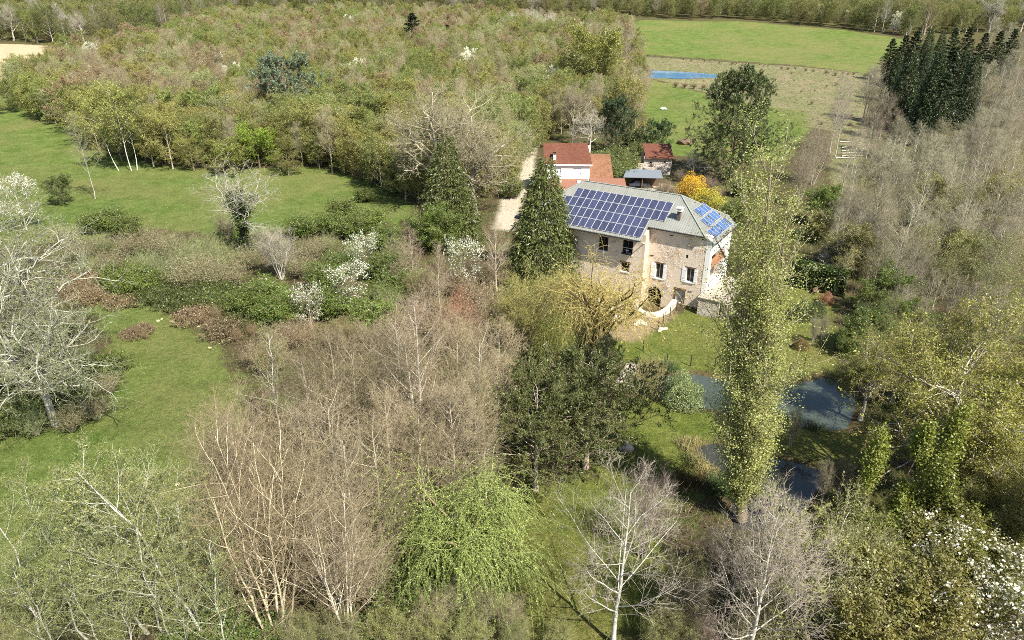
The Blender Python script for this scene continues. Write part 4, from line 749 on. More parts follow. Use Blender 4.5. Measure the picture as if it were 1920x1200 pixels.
# ------------------------------------------------------------------ single trees one can point at: (kind, name, label, category, px, py base, py top, leaf, bark, width)
T = [
 ('poplar', 'poplar_tree', 'very tall narrow poplar with fresh yellow green leaves beside the stream', 'poplar', 1390, 968, 246, (.255, .275, .088), (.24, .2, .14), 1.28),
 ('spruce0', 'conifer_tree', 'large dark green conifer in front of the bare oak, left of the track', 'conifer', 843, 452, 256, (.105, .125, .034), (.12, .09, .06), 1.0),
 ('spruce1', 'conifer_tree', 'large dark green conifer hiding the left end of the mill', 'conifer', 1018, 525, 298, (.105, .125, .034), (.12, .09, .06), 1.0),
 ('pine0', 'pine_tree', 'tall dark pine with ragged crown standing beyond the mill', 'pine', 1368, 335, 122, (.105, .135, .05), (.2, .14, .1), 1.0),
 ('pine1', 'pine_tree', 'dark pine with broad crown on the edge of the lawn by the stream', 'pine', 1098, 872, 640, (.095, .11, .036), (.3, .24, .2), 1.0),
 ('pine1', 'pine_tree', 'lower dark pine with drooping pale dead branches left of the lawn pine', 'pine', 1004, 915, 692, (.1, .115, .036), (.32, .27, .23), .95),
 ('willowgreen', 'weeping_willow', 'bright green weeping willow in the foreground', 'willow', 900, 1110, 900, (.245, .305, .08), (.25, .2, .12), 1.15),
 ('willowgold', 'willow_tree', 'golden willow with dark forked trunk before the sunken court', 'willow', 1140, 670, 462, (.46, .385, .12), (.085, .065, .045), 1.15),
 ('willowgold', 'willow_tree', 'golden willow with thin dark stems left of the forked one', 'willow', 1108, 668, 478, (.42, .37, .11), (.1, .08, .05), 1.05),
 ('willowgreen', 'weeping_willow', 'small yellow brown weeping willow behind the black pines', 'willow', 1035, 690, 575, (.32, .285, .07), (.3, .25, .17), .75),
 ('oaklich', 'lichen_oak', 'big gnarled pale lichen covered tree at the left edge of the clearing', 'oak', 35, 745, 370, (.25, .25, .18), (.38, .37, .3), 1.15),
 ('oaklich', 'lichen_oak', 'lower tangled pale tree leaning over the green brambles at the left edge', 'oak', 105, 790, 545, (.24, .245, .17), (.37, .36, .29), 1.2),
 ('oakivy', 'ivy_clad_tree', 'gnarled bare tree wrapped in dark ivy on the meadow', 'ivy clad tree', 468, 470, 300, (.44, .41, .35), (.32, .29, .24), 1.35),
 ('oakbare', 'bare_oak', 'wide bare oak with pale branches behind the two big conifers', 'oak', 818, 395, 150, (.29, .26, .165), (.4, .36, .27), 1.25),
 ('oakbare', 'bare_oak', 'bare spreading oak between the forest edge and the pale track', 'oak', 890, 400, 215, (.28, .25, .16), (.36, .32, .24), 1.0),
 ('bigleaf', 'leafing_oak', 'huge olive leaved tree with pale limbs right of the stream', 'oak', 1735, 940, 560, (.21, .215, .045), (.42, .39, .32), 1.12),
 ('bigleaf', 'leafing_oak', 'olive leaved tree behind the huge one at the right edge of the photo', 'oak', 1890, 900, 600, (.2, .2, .05), (.36, .33, .27), .9),
 ('bigleaf', 'leafing_oak', 'shaded olive leaved tree at the right edge above the white blossom', 'oak', 1905, 1130, 790, (.19, .19, .042), (.3, .27, .2), .75),
 ('lawnbare', 'bare_maple', 'leafless pale barked tree alone on the foreground lawn', 'bare tree', 1150, 1205, 870, (.34, .3, .24), (.5, .48, .41), .95),
 ('multi0', 'bare_thicket_tree', 'purple grey bare tree leaning over the lawn behind the pale barked tree', 'bare tree', 1205, 1040, 868, (.2, .16, .14), (.24, .2, .18), .8),
 ('alderf', 'bare_tree', 'grey bare tree with long pale limbs below the poplar', 'bare tree', 1392, 1270, 925, (.29, .25, .2), (.46, .43, .36), 1.0),
 ('hazel', 'hazel_tree', 'pale hazel with bright green tips at the bottom right', 'hazel', 1500, 1190, 945, (.29, .27, .17), (.4, .37, .29), 1.1),
 ('hazel', 'hazel_tree', 'second pale hazel right of the grey bare tree', 'hazel', 1590, 1180, 975, (.27, .26, .16), (.38, .36, .28), .9),
 ('cherrythin', 'cherry_tree', 'white blossoming cherry in the bottom right corner', 'cherry tree', 1760, 1230, 1035, (.14, .15, .04), (.25, .2, .15), 1.25),
 ('cherrythin', 'cherry_tree', 'white blossoming cherry cut by the right edge at the bottom', 'cherry tree', 1885, 1240, 1060, (.14, .15, .04), (.25, .2, .15), 1.15),
 ('green1', 'young_tree', 'olive green young tree between the hazels and the white cherry', 'tree', 1640, 1260, 1060, (.19, .18, .05), (.25, .2, .15), 1.1),
 ('birch1', 'leaning_birch', 'pale trunk leaning strongly left at the bottom of the clearing', 'birch', 432, 1225, 800, (.34, .34, .22), (.5, .48, .41), 1.0),
 ('multi2', 'many_stemmed_tree', 'tall many stemmed bare tree with yellowish bark, left foreground', 'bare tree', 525, 1205, 790, (.26, .21, .125), (.58, .5, .34), 1.0),
 ('multi0', 'many_stemmed_tree', 'many stemmed bare tree between the yellowish one and the green willow', 'bare tree', 655, 1200, 890, (.27, .22, .14), (.52, .47, .36), .9),
 ('multi2', 'many_stemmed_tree', 'bare many stemmed tree behind the yellowish one', 'bare tree', 470, 1050, 725, (.27, .215, .14), (.42, .36, .27), .8),
 ('birchleaf', 'birch_tree', 'white trunked birch leaning left at the forest edge', 'birch', 222, 318, 165, (.24, .255, .07), WHITEB, .9),
 ('birchleaf', 'birch_tree', 'tallest white trunked birch of the forest edge trio', 'birch', 246, 318, 145, (.24, .255, .07), WHITEB, .95),
 ('birchleaf', 'birch_tree', 'white trunked birch standing upright right of the trio', 'birch', 257, 316, 158, (.22, .245, .065), WHITEB, .9),
 ('birch0', 'ivy_birch', 'thin speckled birch before the forest edge at the left', 'birch', 178, 372, 205, (.3, .28, .2), (.4, .38, .32), .8),
 ('green0', 'meadow_tree', 'small round green tree casting a shadow on the left meadow', 'tree', 122, 382, 325, (.09, .12, .03), (.15, .12, .08), 1.0),
 ('cherrythin', 'cherry_tree', 'white flowering tree on the meadow at the left edge', 'cherry tree', 50, 430, 318, (.3, .32, .18), (.4, .38, .33), .85),
 ('green0', 'bright_tree', 'bright lime green round tree at the forest edge', 'tree', 487, 315, 232, (.19, .27, .03), (.15, .12, .08), 1.15),
 ('green0', 'olive_tree', 'large olive green crown standing above the bare wood near the far field', 'tree', 1110, 190, 42, (.2, .21, .05), (.2, .16, .1), 1.0),
 ('pine2', 'blue_pine', 'bluish broad pine rising out of the budding forest', 'pine', 545, 235, 96, (.16, .21, .13), (.2, .15, .1), 1.0),
 ('spruce2', 'lone_spruce', 'dark spruce standing alone in the far forest, the larger of two', 'spruce', 776, 100, 24, (.022, .036, .018), (.1, .08, .06), 2.0),
 ('spruce2', 'lone_spruce', 'little dark spruce right of the lone larger one in the far forest', 'spruce', 840, 92, 46, (.025, .042, .02), (.1, .08, .06), 2.0),
 ('pine2', 'dark_pine', 'dark bluish conifer behind the shrubs beyond the red roof', 'conifer', 1153, 285, 178, (.055, .085, .035), (.15, .12, .08), .75),
 ('pine2', 'dark_pine', 'small rounded dark conifer behind the stone shed', 'conifer', 1231, 288, 222, (.05, .085, .03), (.15, .12, .08), .95),
 ('horn1', 'hornbeam', 'olive budding tree beside the track behind the red roof', 'tree', 1010, 275, 178, OLIVE, (.2, .17, .12), .9),
 ('oakbare', 'bare_oak', 'bare grey tree behind the red roofed house', 'bare tree', 1073, 268, 150, (.29, .25, .17), (.33, .29, .22), .75),
 ('oaksmall', 'pale_tree', 'pale silvery bare tree right behind the red roof', 'bare tree', 1105, 285, 205, (.42, .39, .31), (.48, .45, .38), 1.0),
 ('alder2', 'budding_tree', 'yellowish budding tree left of the far blue pond', 'tree', 1165, 235, 105, (.32, .275, .15), (.3, .26, .18), 1.0),
 ('alder1', 'tall_bare_tree', 'pair of tall bare trunks beside the felled wood, the left one', 'bare tree', 1556, 285, 128, (.31, .265, .2), (.42, .38, .32), .75),
 ('alder1', 'tall_bare_tree', 'tall bare trunk touching the left one beside the felled wood', 'bare tree', 1566, 292, 140, (.3, .26, .2), (.42, .38, .32), .7),
 ('multi0', 'brown_bush_tree', 'brown upright bare tree right of the poplar top', 'bare tree', 1522, 345, 222, (.275, .23, .165), (.34, .3, .24), 1.05),
 ('multi0', 'brown_bush_tree', 'brown bare tree close to the poplar top in front of the meadow', 'bare tree', 1495, 385, 262, (.28, .235, .165), (.34, .3, .24), .85),
 ('green1', 'young_tree', 'bright green bushy tree right of the poplar at roof height', 'tree', 1540, 420, 345, (.13, .185, .035), (.2, .17, .12), 1.0),
 ('oaksmall', 'white_fig_tree', 'low bare shrub with white rising branches behind the clipped hedge', 'shrub', 1556, 505, 455, (.5, .47, .42), (.56, .53, .47), 1.25),
 ('alder0', 'pale_alder', 'tall alder with pale straight trunk among the pinkish bare trees', 'alder', 795, 905, 535, (.31, .245, .18), (.5, .45, .37), .85),
 ('birch0', 'pale_birch', 'pale bare birch standing out on the edge of the clearing', 'birch', 535, 850, 610, (.33, .29, .22), (.52, .48, .42), .95),
 ('multi1', 'silver_shrub_tree', 'silvery bare tree at the end of the bramble bank', 'bare tree', 528, 520, 415, (.42, .38, .32), (.48, .44, .38), .95),
 ('cherrythin', 'cherry_tree', 'flowering bush tree with white sprays left of the tan bare tree', 'cherry tree', 652, 580, 490, (.13, .185, .035), (.25, .2, .15), 1.15),
 ('cherrythin', 'cherry_tree', 'white sprayed cherry higher up the bank beside green leaves', 'cherry tree', 690, 520, 435, (.12, .19, .035), (.25, .2, .15), .95),
 ('cherrythin', 'cherry_tree', 'white blossom tree below the left large conifer', 'cherry tree', 872, 545, 440, (.14, .18, .045), (.25, .2, .15), .9),
 ('cherrythin', 'cherry_tree', 'thin white blossoming sapling at the corner of the clearing', 'cherry tree', 585, 615, 530, (.13, .15, .045), (.3, .25, .2), .8),
 ('alder2', 'tan_alder', 'tan bare tree with pale trunk left of the mill conifer', 'alder', 932, 545, 410, (.36, .29, .2), (.46, .41, .34), .95),
 ('alder1', 'tan_alder', 'slender tan bare tree below the left large conifer', 'alder', 825, 590, 450, (.33, .26, .18), (.4, .35, .28), .85),
 ('alder2', 'tan_alder', 'tan bare tree on the bank beside the white cherry', 'alder', 778, 540, 420, (.32, .25, .17), (.36, .31, .24), .9),
 ('green1', 'young_tree', 'dense green leafy tree at the foot of the left large conifer', 'tree', 820, 470, 380, (.11, .155, .03), (.2, .17, .12), 1.1),
 ('oaksmall', 'grey_fruit_tree', 'grey bare bush behind the mill roof beside the yellow shrub', 'shrub', 1300, 330, 278, (.38, .35, .27), (.4, .37, .3), 1.05),
 ('multi1', 'olive_sallow', 'broad olive rounded bush between the bare trees and the golden willows', 'sallow', 985, 650, 505, (.3, .265, .1), (.25, .21, .13), 1.35),
 ('multi1', 'olive_sallow', 'olive rounded bush joined to the golden willow crowns', 'sallow', 1050, 620, 500, (.29, .26, .1), (.25, .21, .13), 1.1),
]
for k, nm, lb, ct, px, pb, pt_, lf, bk, wd in T:
    x, y, hgt_ = hit_tree(px, pb, pt_)
    tilt = (0, 0)
    if nm == 'leaning_birch': tilt = (0, math.radians(-20))
    if k == 'poplar': tilt = (0, math.radians(-4.6))
    if nm == 'birch_tree' and 'left' in lb: tilt = (0, math.radians(-10))
    plant(k, nm, lb, ct, x, y, hgt_, lf, bk, wide=wd*(1 if k != 'poplar' else 1.0), tilt=tilt, rz=0 if tilt != (0, 0) else None)
# ------------------------------------------------------------------ families of alike trees; px, py are the tree tops, h the height
ORD = 'first second third fourth fifth sixth seventh eighth ninth tenth eleventh twelfth thirteenth fourteenth fifteenth sixteenth seventeenth eighteenth nineteenth twentieth'.split()
def nth(i, n):
    if i == 0: return 'leftmost'
    if i == n-1: return 'rightmost'
    q = i if i < n/2 else n-1-i; return (ORD[q] if q < 20 else 'number %d' % (q+1))+(' from the left' if i < n/2 else ' from the right')
def row(keys, name, label, cat, group, pts, leaf, bark, wide=1., hj=.08, kj=.14):
    rank = {k: j for j, k in enumerate(sorted(range(len(pts)), key=lambda k: pts[k][0]))}; n = len(pts)
    for i, p in enumerate(pts):
        px, py, h_ = p[:3]; h_ *= random.uniform(1-hj, 1+hj); x, y = hit(px, py, h_)
        plant(random.choice(keys) if not isinstance(keys, str) else keys, name, label+', '+nth(rank[i], n), cat, x, y, h_, jit(leaf, kj), jit(bark, kj), wide=wide*random.uniform(.9, 1.12), group=group)
row(['alder0', 'alderd', 'alderf', 'alder2'], 'bare_alder', 'pinkish brown bare tree in the dense clump before the dark pines', 'alder', 'bare trees in the central clump',
    [(565, 650, 12), (610, 610, 13), (650, 640, 13), (690, 600, 14), (735, 575, 14), (770, 610, 14), (850, 590, 14), (890, 610, 13), (930, 590, 12), (720, 720, 14), (600, 720, 13), (690, 780, 12), (780, 760, 11), (840, 710, 13), (890, 690, 12), (930, 660, 11), (640, 790, 12), (910, 800, 7), (550, 750, 12)], (.265, .225, .14), (.46, .41, .32), 1.0)
row(['multi0', 'multi2'], 'bare_alder', 'greyish many stemmed bare tree in the dark wood below the clearing', 'bare tree', 'bare many stemmed trees in the lower wood',
    [(420, 760, 11), (590, 880, 10), (740, 890, 8), (430, 920, 9), (690, 990, 7), (850, 870, 6)], (.26, .215, .135), (.46, .41, .3), .85)
row(['birch0', 'birch1'], 'birch_tree', 'sparse birch with speckled pale trunk over the green ground, bottom left', 'birch', 'birches at the bottom left',
    [(30, 850, 13), (95, 860, 13), (165, 840, 14), (215, 870, 13), (265, 850, 13), (60, 930, 12), (140, 940, 12), (235, 960, 12), (310, 930, 12), (10, 1000, 11), (110, 1030, 10), (190, 1040, 10), (300, 1040, 10), (370, 1000, 11), (-30, 900, 13), (350, 880, 12)], (.25, .28, .135), (.4, .39, .33), .95)
row(['multi1', 'hazel'], 'undergrowth_shrub', 'grey green twiggy shrub under the birches at the bottom edge', 'shrub', 'shrubs along the bottom edge',
    [(10, 1150, 3), (70, 1165, 3), (200, 1160, 3), (330, 1150, 3), (560, 1150, 4), (640, 1150, 4), (720, 1140, 4), (800, 1150, 3.5), (880, 1160, 3.5), (960, 1165, 3), (1050, 1165, 2.6), (1240, 1150, 3)], (.23, .23, .115), (.34, .31, .23))
row('multi1', 'front_shrub', 'grey beige twiggy bush before the green weeping willow', 'shrub', 'bushes before the willow', [(850, 1085, 4), (905, 1100, 3.6), (800, 1110, 3.6), (955, 1110, 3.2)], (.33, .29, .19), (.4, .36, .27), 1.)
row(['multi1', 'alderf', 'hazel'], 'dark_thicket_tree', 'dim brown twiggy thicket below the lawn by the grey bare tree', 'bare tree', 'thicket below the lawn', [(1290, 1040, 5), (1310, 1090, 5), (1275, 1130, 4), (1330, 1150, 4), (1440, 1090, 5), (1470, 1150, 4), (1345, 985, 5), (1410, 1170, 3.5)], (.23, .19, .14), (.3, .26, .2), 1.0)
row(['alderd', 'alderf'], 'far_bare_tree', 'grey bare tree filling the wood right of the dark spruces', 'bare tree', 'bare wood behind the spruces', [(1870, 30, 15), (1900, 40, 15), (1930, 50, 15), (1960, 80, 15), (1850, 225, 13), (1880, 205, 13), (1905, 185, 14), (1935, 190, 14), (1650, 240, 10), (1600, 345, 9), (1585, 365, 8), (1640, 390, 9), (1745, 400, 10), (1800, 410, 10), (1850, 405, 10), (1900, 405, 10), (1935, 340, 12)], (.265, .24, .165), (.4, .37, .29), 1.05)
row('shrubleaf', 'green_undershrub', 'low green leafy shrub in the dark wood at the bottom edge', 'shrub', 'green shrubs along the bottom edge', [(400, 1150, 3), (340, 1175, 3), (760, 1060, 4), (700, 1150, 3), (850, 1110, 3), (470, 1175, 3), (820, 1010, 4), (790, 960, 3)], (.1, .15, .03), (.2, .17, .12), 1.2)
# bare wood on the right
rw = [(1600, 255, 13), (1640, 270, 13), (1680, 255, 14), (1720, 265, 13), (1760, 250, 14), (1800, 270, 13), (1850, 255, 14), (1900, 260, 14), (1610, 300, 12), (1660, 320, 12), (1700, 310, 12), (1745, 315, 13), (1790, 310, 13), (1840, 320, 13), (1890, 315, 13), (1935, 300, 13), (1625, 350, 11), (1670, 370, 11), (1720, 365, 12), (1770, 370, 12), (1820, 375, 12), (1870, 370, 12), (1920, 370, 12), (1650, 410, 9), (1700, 420, 9), (1890, 420, 10), (1580, 385, 8), (1600, 430, 7)]
row(['alderd', 'alder0', 'alder1', 'alder2', 'alderf'], 'bare_tree', 'grey brown bare tree right of the felled ground', 'bare tree', 'bare wood on the right', rw+[(1690, 215, 10), (1730, 226, 10), (1772, 222, 11), (1812, 226, 11), (1850, 215, 12), (1705, 243, 11), (1752, 238, 11), (1800, 244, 11), (1640, 225, 10), (1615, 238, 10), (1875, 238, 12), (1780, 285, 12), (1835, 290, 12), (1690, 285, 11)], (.275, .25, .17), (.46, .43, .34), 1.0, kj=.24)
row(['alderd', 'alderf', 'alder1'], 'pale_bare_tree', 'slender pale bare trunk before the dark spruce stand', 'bare tree', 'pale trunks before the spruces', [(1640, 120, 15), (1835, 110, 15), (1858, 112, 16), (1890, 115, 16), (1915, 125, 16), (1660, 160, 12), (1880, 180, 14), (1910, 200, 14), (1840, 190, 14), (1865, 140, 14), (1895, 150, 15), (1925, 160, 14), (1855, 200, 13), (1890, 215, 13), (1930, 215, 13), (1910, 90, 16), (1935, 110, 16), (1880, 240, 12), (1830, 235, 12), (1790, 250, 10), (1740, 250, 10)], (.275, .25, .175), (.46, .43, .35), 1.0)
row(['spruce2', 'spruce3'], 'dark_spruce', 'dark tall spruce in the stand right of the green field', 'spruce', 'dark spruce stand', [(1676, 72, 17), (1700, 66, 18), (1722, 58, 18), (1748, 54, 19), (1770, 60, 18), (1795, 52, 19), (1822, 50, 19), (1850, 62, 18), (1688, 100, 17), (1715, 95, 18), (1742, 90, 18), (1768, 95, 18), (1792, 88, 18), (1815, 95, 17), (1835, 105, 16), (1880, 58, 18), (1905, 54, 18), (1755, 130, 15), (1730, 135, 15), (1780, 135, 15), (1710, 140, 13)], (.04, .06, .022), (.1, .08, .06), 1.2, hj=.2, kj=.3)
row(['oakbare', 'alder2'], 'dark_edge_tree', 'dark bare tree at the edge of the spruce stand', 'bare tree', 'trees left of the spruces', [(1655, 105, 15), (1640, 140, 13), (1668, 170, 12), (1690, 200, 11), (1640, 175, 11), (1650, 205, 10), (1625, 205, 9), (1700, 225, 10)], (.2, .17, .12), (.27, .23, .18), .8)
# shrubs between the hedge and the big right tree
row(['hornthin', 'green1'], 'pale_green_tree', 'pale green leafing tree above the huge right tree', 'tree', 'pale green trees at the right edge', [(1800, 445, 9), (1840, 430, 10), (1880, 440, 10), (1915, 430, 10), (1860, 490, 8), (1910, 490, 9), (1780, 470, 8), (1920, 540, 9)], (.17, .2, .065), (.3, .27, .2))
row(['multi0', 'multi1', 'alder2'], 'grey_bare_tree', 'grey brown bare shrub tree above the huge right tree', 'bare tree', 'grey shrub trees right of the hedge', [(1720, 490, 7), (1760, 500, 7), (1800, 510, 7), (1840, 520, 7), (1880, 530, 7), (1700, 530, 6), (1740, 550, 6), (1900, 560, 7), (1660, 440, 8), (1630, 420, 7), (1690, 460, 7), (1740, 440, 8)], (.25, .22, .155), (.34, .31, .25))
row(['green1', 'hornthin', 'green0'], 'garden_shrub_tree', 'green leafy bush tree right of the clipped hedge', 'shrub', 'green bushes by the hedge', [(1650, 522, 5), (1675, 545, 6), (1640, 580, 5), (1680, 590, 5), (1720, 560, 5), (1605, 612, 3.5), (1690, 500, 6), (1625, 560, 4)], (.125, .17, .035), (.22, .18, .12))
row(['green1', 'bigleaf'], 'olive_bush_tree', 'olive leafing tree on the lower right slope by the stream', 'tree', 'olive trees on the lower right', [(1640, 900, 5), (1850, 900, 7), (1900, 960, 7), (1620, 1010, 6), (1700, 1010, 7), (1780, 980, 8), (1850, 990, 8), (1620, 930, 4), (1680, 1080, 5)], (.15, .165, .035), (.3, .27, .2))
row(['hornthin', 'green1', 'horn1'], 'olive_wood_tree', 'olive green budding tree among the bare right hand wood', 'tree', 'green trees in the right wood', [(1610, 420, 8), (1655, 395, 8), (1735, 410, 9), (1795, 425, 9), (1855, 400, 9), (1905, 415, 9), (1690, 345, 9), (1770, 330, 10), (1835, 345, 9), (1900, 330, 10), (1625, 330, 8), (1590, 470, 6), (1640, 470, 6), (1545, 395, 5), (1575, 440, 5)], (.235, .235, .085), (.36, .33, .26), 1.0, kj=.22)
row('shrubgrey', 'rough_bush', 'low scrubby bush on the rough cleared ground', 'bush', 'scrub on the cleared ground', [(1440+random.uniform(-60, 160), 175+random.uniform(-45, 60), random.uniform(.5, 1.3)) for i in range(26)], (.17, .16, .08), (.22, .18, .12), 1.3)
row('bigleaf', 'olive_tree', 'olive leaved tree crowding round the huge tree right of the stream', 'tree', 'olive trees round the huge tree', [(1655, 625, 9), (1715, 600, 10), (1780, 605, 10), (1840, 615, 10), (1900, 635, 10), (1850, 720, 9), (1905, 760, 9), (1800, 800, 8), (1860, 850, 8), (1910, 880, 8), (1650, 960, 6), (1720, 1000, 6), (1800, 1010, 7), (1880, 1030, 7), (1740, 880, 6), (1800, 910, 7)], (.2, .215, .05), (.4, .37, .3), 1.05)
row('multi1', 'bank_sapling', 'bare thin sapling on the bank right of the stream', 'sapling', 'saplings by the stream', [(1535, 590, 4), (1552, 585, 4), (1498, 760, 4), (1560, 860, 4), (1590, 850, 4)], (.3, .26, .2), (.36, .32, .26), .5)
# ivy clumps that hang in the huge right tree
IV = [1640, 1780, 1722, 1750, 1700, 1770, 1680]
for i, (px, py, hz_, s_) in enumerate([(1640, 862, 9, 2.2), (1780, 838, 9, 2.6), (1722, 848, 10, 1.9), (1750, 930, 7, 3.2), (1700, 935, 6, 2.4), (1770, 960, 6, 2.6), (1680, 980, 5, 2.)]):
    x, y = hit(px, py, hz_); mb = MB(); r = np.random.default_rng(600+i); s_ *= .55; n = int(2600*s_)
    c = r.normal(0, 1, (n, 3)); c = nrm(c)*(r.random((n, 1))**.4)*s_*np.array([.55, .55, .6]); c += .3*s_*np.sin(c[:, [1, 2, 0]]*3.3/s_+i); c[:, :2] *= .8; c[:, 2] *= 2.8; c += r.normal(0, .16*s_, c.shape)
    leaves(mb, r, np.stack([c, c+.02], 1), 1, .15, 0, 0, .02, .8, .9); st_ = np.stack([np.linspace((0, 0, -hz_), (0, 0, .3*s_), 6)]); tubes(mb, st_+r.normal(0, .12, st_.shape), np.full((1, 6), .05), 4, 1)
    o = link('ivy_clump', mb.mesh('ivy_clump', [M_LEAF, M_TWIG]), None, (x, y, float(base_h(x, y))+hz_)); o.color = (.165, .19, .035, 1)
    tag(o, 'bright green ivy ball in the huge right tree, '+nth(sorted(IV).index(IV[i]), len(IV)), 'ivy', 'ivy balls in the big tree')
# bramble bank and shrubs between meadow and clearing
row('shrubleaf', 'green_shrub', 'green leafy shrub on the bank between meadow and clearing', 'shrub', 'green shrubs on the bank', [(170, 395, 4), (200, 388, 4), (230, 400, 4), (215, 490, 4), (240, 500, 4), (280, 505, 3), (470, 530, 4), (495, 520, 4), (520, 550, 4), (600, 490, 4), (630, 470, 4), (660, 400, 4), (690, 385, 4), (720, 420, 4), (720, 470, 4), (610, 540, 4), (700, 560, 5), (560, 400, 4), (620, 395, 4), (640, 370, 4), (740, 510, 4), (680, 350, 3)], (.11, .16, .03), (.2, .17, .12), 1.35)
row(['shrubgrey', 'shrubbare'], 'grey_shrub', 'grey green twiggy shrub of the thicket above the clearing', 'shrub', 'grey shrubs of the thicket', [(140, 440, 4), (180, 430, 4), (230, 430, 4), (270, 420, 5), (310, 430, 5), (345, 440, 5), (380, 430, 5), (410, 445, 5), (160, 470, 4), (200, 465, 4), (260, 460, 4), (300, 470, 4), (340, 475, 5), (370, 470, 5), (400, 480, 5), (430, 490, 4), (450, 460, 4), (420, 400, 4), (560, 470, 4), (580, 440, 4), (610, 430, 4), (660, 450, 4), (110, 420, 4), (740, 440, 5), (760, 480, 5), (720, 530, 5), (60, 640, 3), (140, 640, 3), (70, 700, 3), (130, 700, 3), (50, 760, 3), (120, 760, 2.5), (170, 740, 2.5), (190, 700, 2.5), (20, 730, 3)], (.205, .23, .105), (.32, .3, .21), 1.2)
row(['bramble0', 'bramble1'], 'bramble_mound', 'dark green bramble mound on the edge of the clearing', 'bramble', 'green brambles at the clearing', [(230, 525, 2), (270, 530, 2), (310, 540, 2), (350, 545, 2), (390, 550, 2), (330, 520, 2), (290, 515, 2), (370, 525, 2), (410, 530, 2), (440, 550, 2), (455, 580, 2), (250, 540, 1.6), (20, 620, 3), (110, 670, 3), (30, 690, 3), (90, 720, 2.5), (150, 730, 2), (10, 760, 2.5), (100, 600, 2.5), (180, 670, 2), (-20, 700, 3)], (.085, .115, .03), (.24, .19, .12), .72)
row(['bramble1', 'shrubbare'], 'brown_bramble', 'brown leafless bramble patch bordering the green clearing', 'bramble', 'brown brambles at the clearing', [(140, 530, 1.8), (170, 540, 1.8), (200, 545, 1.8), (225, 550, 1.6), (150, 510, 2), (390, 590, 2), (420, 600, 2), (440, 610, 2), (400, 570, 2), (470, 600, 2), (360, 575, 1.6), (250, 612, 1.2), (270, 618, 1.1), (265, 606, 1.)], (.22, .17, .1), (.28, .21, .13), .75)
# brush filling the wood between the bank, the clump and the mill
row(['shrubbare', 'shrubgrey', 'multi1'], 'brown_thicket', 'brown bare thicket shrub on the slope left of the mill', 'shrub', 'brown thicket left of the mill', [(760, 560, 5), (800, 520, 5), (830, 560, 5), (860, 580, 5), (900, 520, 5), (900, 560, 5), (740, 590, 4), (690, 600, 4), (850, 500, 4), (880, 480, 4), (760, 410, 3), (930, 480, 4), (780, 500, 5), (960, 480, 3), (640, 590, 4), (560, 590, 4), (520, 600, 4), (500, 640, 4), (470, 640, 3)], (.235, .185, .115), (.3, .25, .18), 1.25)
row('shrubbare', 'russet_shrub', 'russet bare shrub under the white blossom tree', 'shrub', 'russet shrubs', [(868, 530, 4), (855, 555, 4), (880, 570, 4)], (.33, .18, .11), (.3, .2, .14), 1.)
row(['shrubgrey', 'shrubbare', 'multi1'], 'wood_brush', 'twiggy brush under the pinkish bare trees', 'shrub', 'brush in the central wood', [(640, 860, 4), (700, 880, 4), (760, 880, 4), (820, 860, 4), (870, 850, 4), (920, 850, 4), (950, 740, 4), (960, 700, 4), (600, 900, 4), (540, 900, 4), (900, 740, 5), (820, 800, 5), (480, 860, 4), (930, 890, 2.5), (760, 950, 3)], (.21, .17, .105), (.3, .25, .19), 1.25)
row('shrubbare', 'dark_thicket', 'dark bare bush beside the yellow shrub behind the mill', 'shrub', 'dark bushes behind the mill', [(1275, 312, 3), (1330, 325, 3.2), (1345, 345, 3), (1240, 340, 2.5), (1215, 345, 2.4), (1262, 345, 2.4), (1250, 335, 2.5)], (.2, .16, .11), (.2, .16, .11), 1.2)
row('shrubleaf', 'roadside_shrub', 'green shrub beside the track behind the houses', 'shrub', 'green shrubs behind the houses', [(1130, 280, 5), (1155, 270, 5), (1175, 285, 5), (1140, 300, 4), (1165, 305, 4), (1195, 265, 4), (1385, 370, 4), (1395, 330, 4), (960, 330, 4), (950, 300, 4), (1190, 240, 5)], (.13, .165, .045), (.2, .17, .12), 1.3)
for lb, px, py, h_, c_, w_ in [('bright yellow flowering shrub behind the mill roof, the orange tinted upper part', 1300, 325, 4, (.62, .4, .03), 1.1), ('yellow green shrub below the orange tinted one behind the mill roof', 1325, 348, 4, (.46, .4, .05), 1.2), ('yellow shrub nearest the roof hip', 1347, 366, 3.2, (.38, .37, .06), 1.1)]:
    x, y = hit(px, py, h_); plant('dome1', 'yellow_shrub', lb, 'shrub', x, y, h_, c_, (.2, .15, .1), wide=w_)
for lb, px, py, h_, c_, w_ in [('round grey green willow bush standing in the stream', 1284, 697, 3.3, (.21, .26, .11), 1.0), ('clipped green mound bush below the hedge', 1508, 562, 2.2, (.085, .105, .03), 1.3), ('small russet bush beside the bench post below the hedge', 1552, 546, 1.4, (.3, .15, .09), 1.2), ('low reddish bush on the lawn right of the poplar', 1505, 632, 1.2, (.2, .14, .06), 1.3), ('dark round bush right of the mound bush', 1535, 560, 2., (.07, .095, .03), 1.1)]:
    x, y = hit(px, py, h_); plant('dome', 'round_bush', lb, 'bush', x, y, h_, c_, (.15, .12, .08), wide=w_)
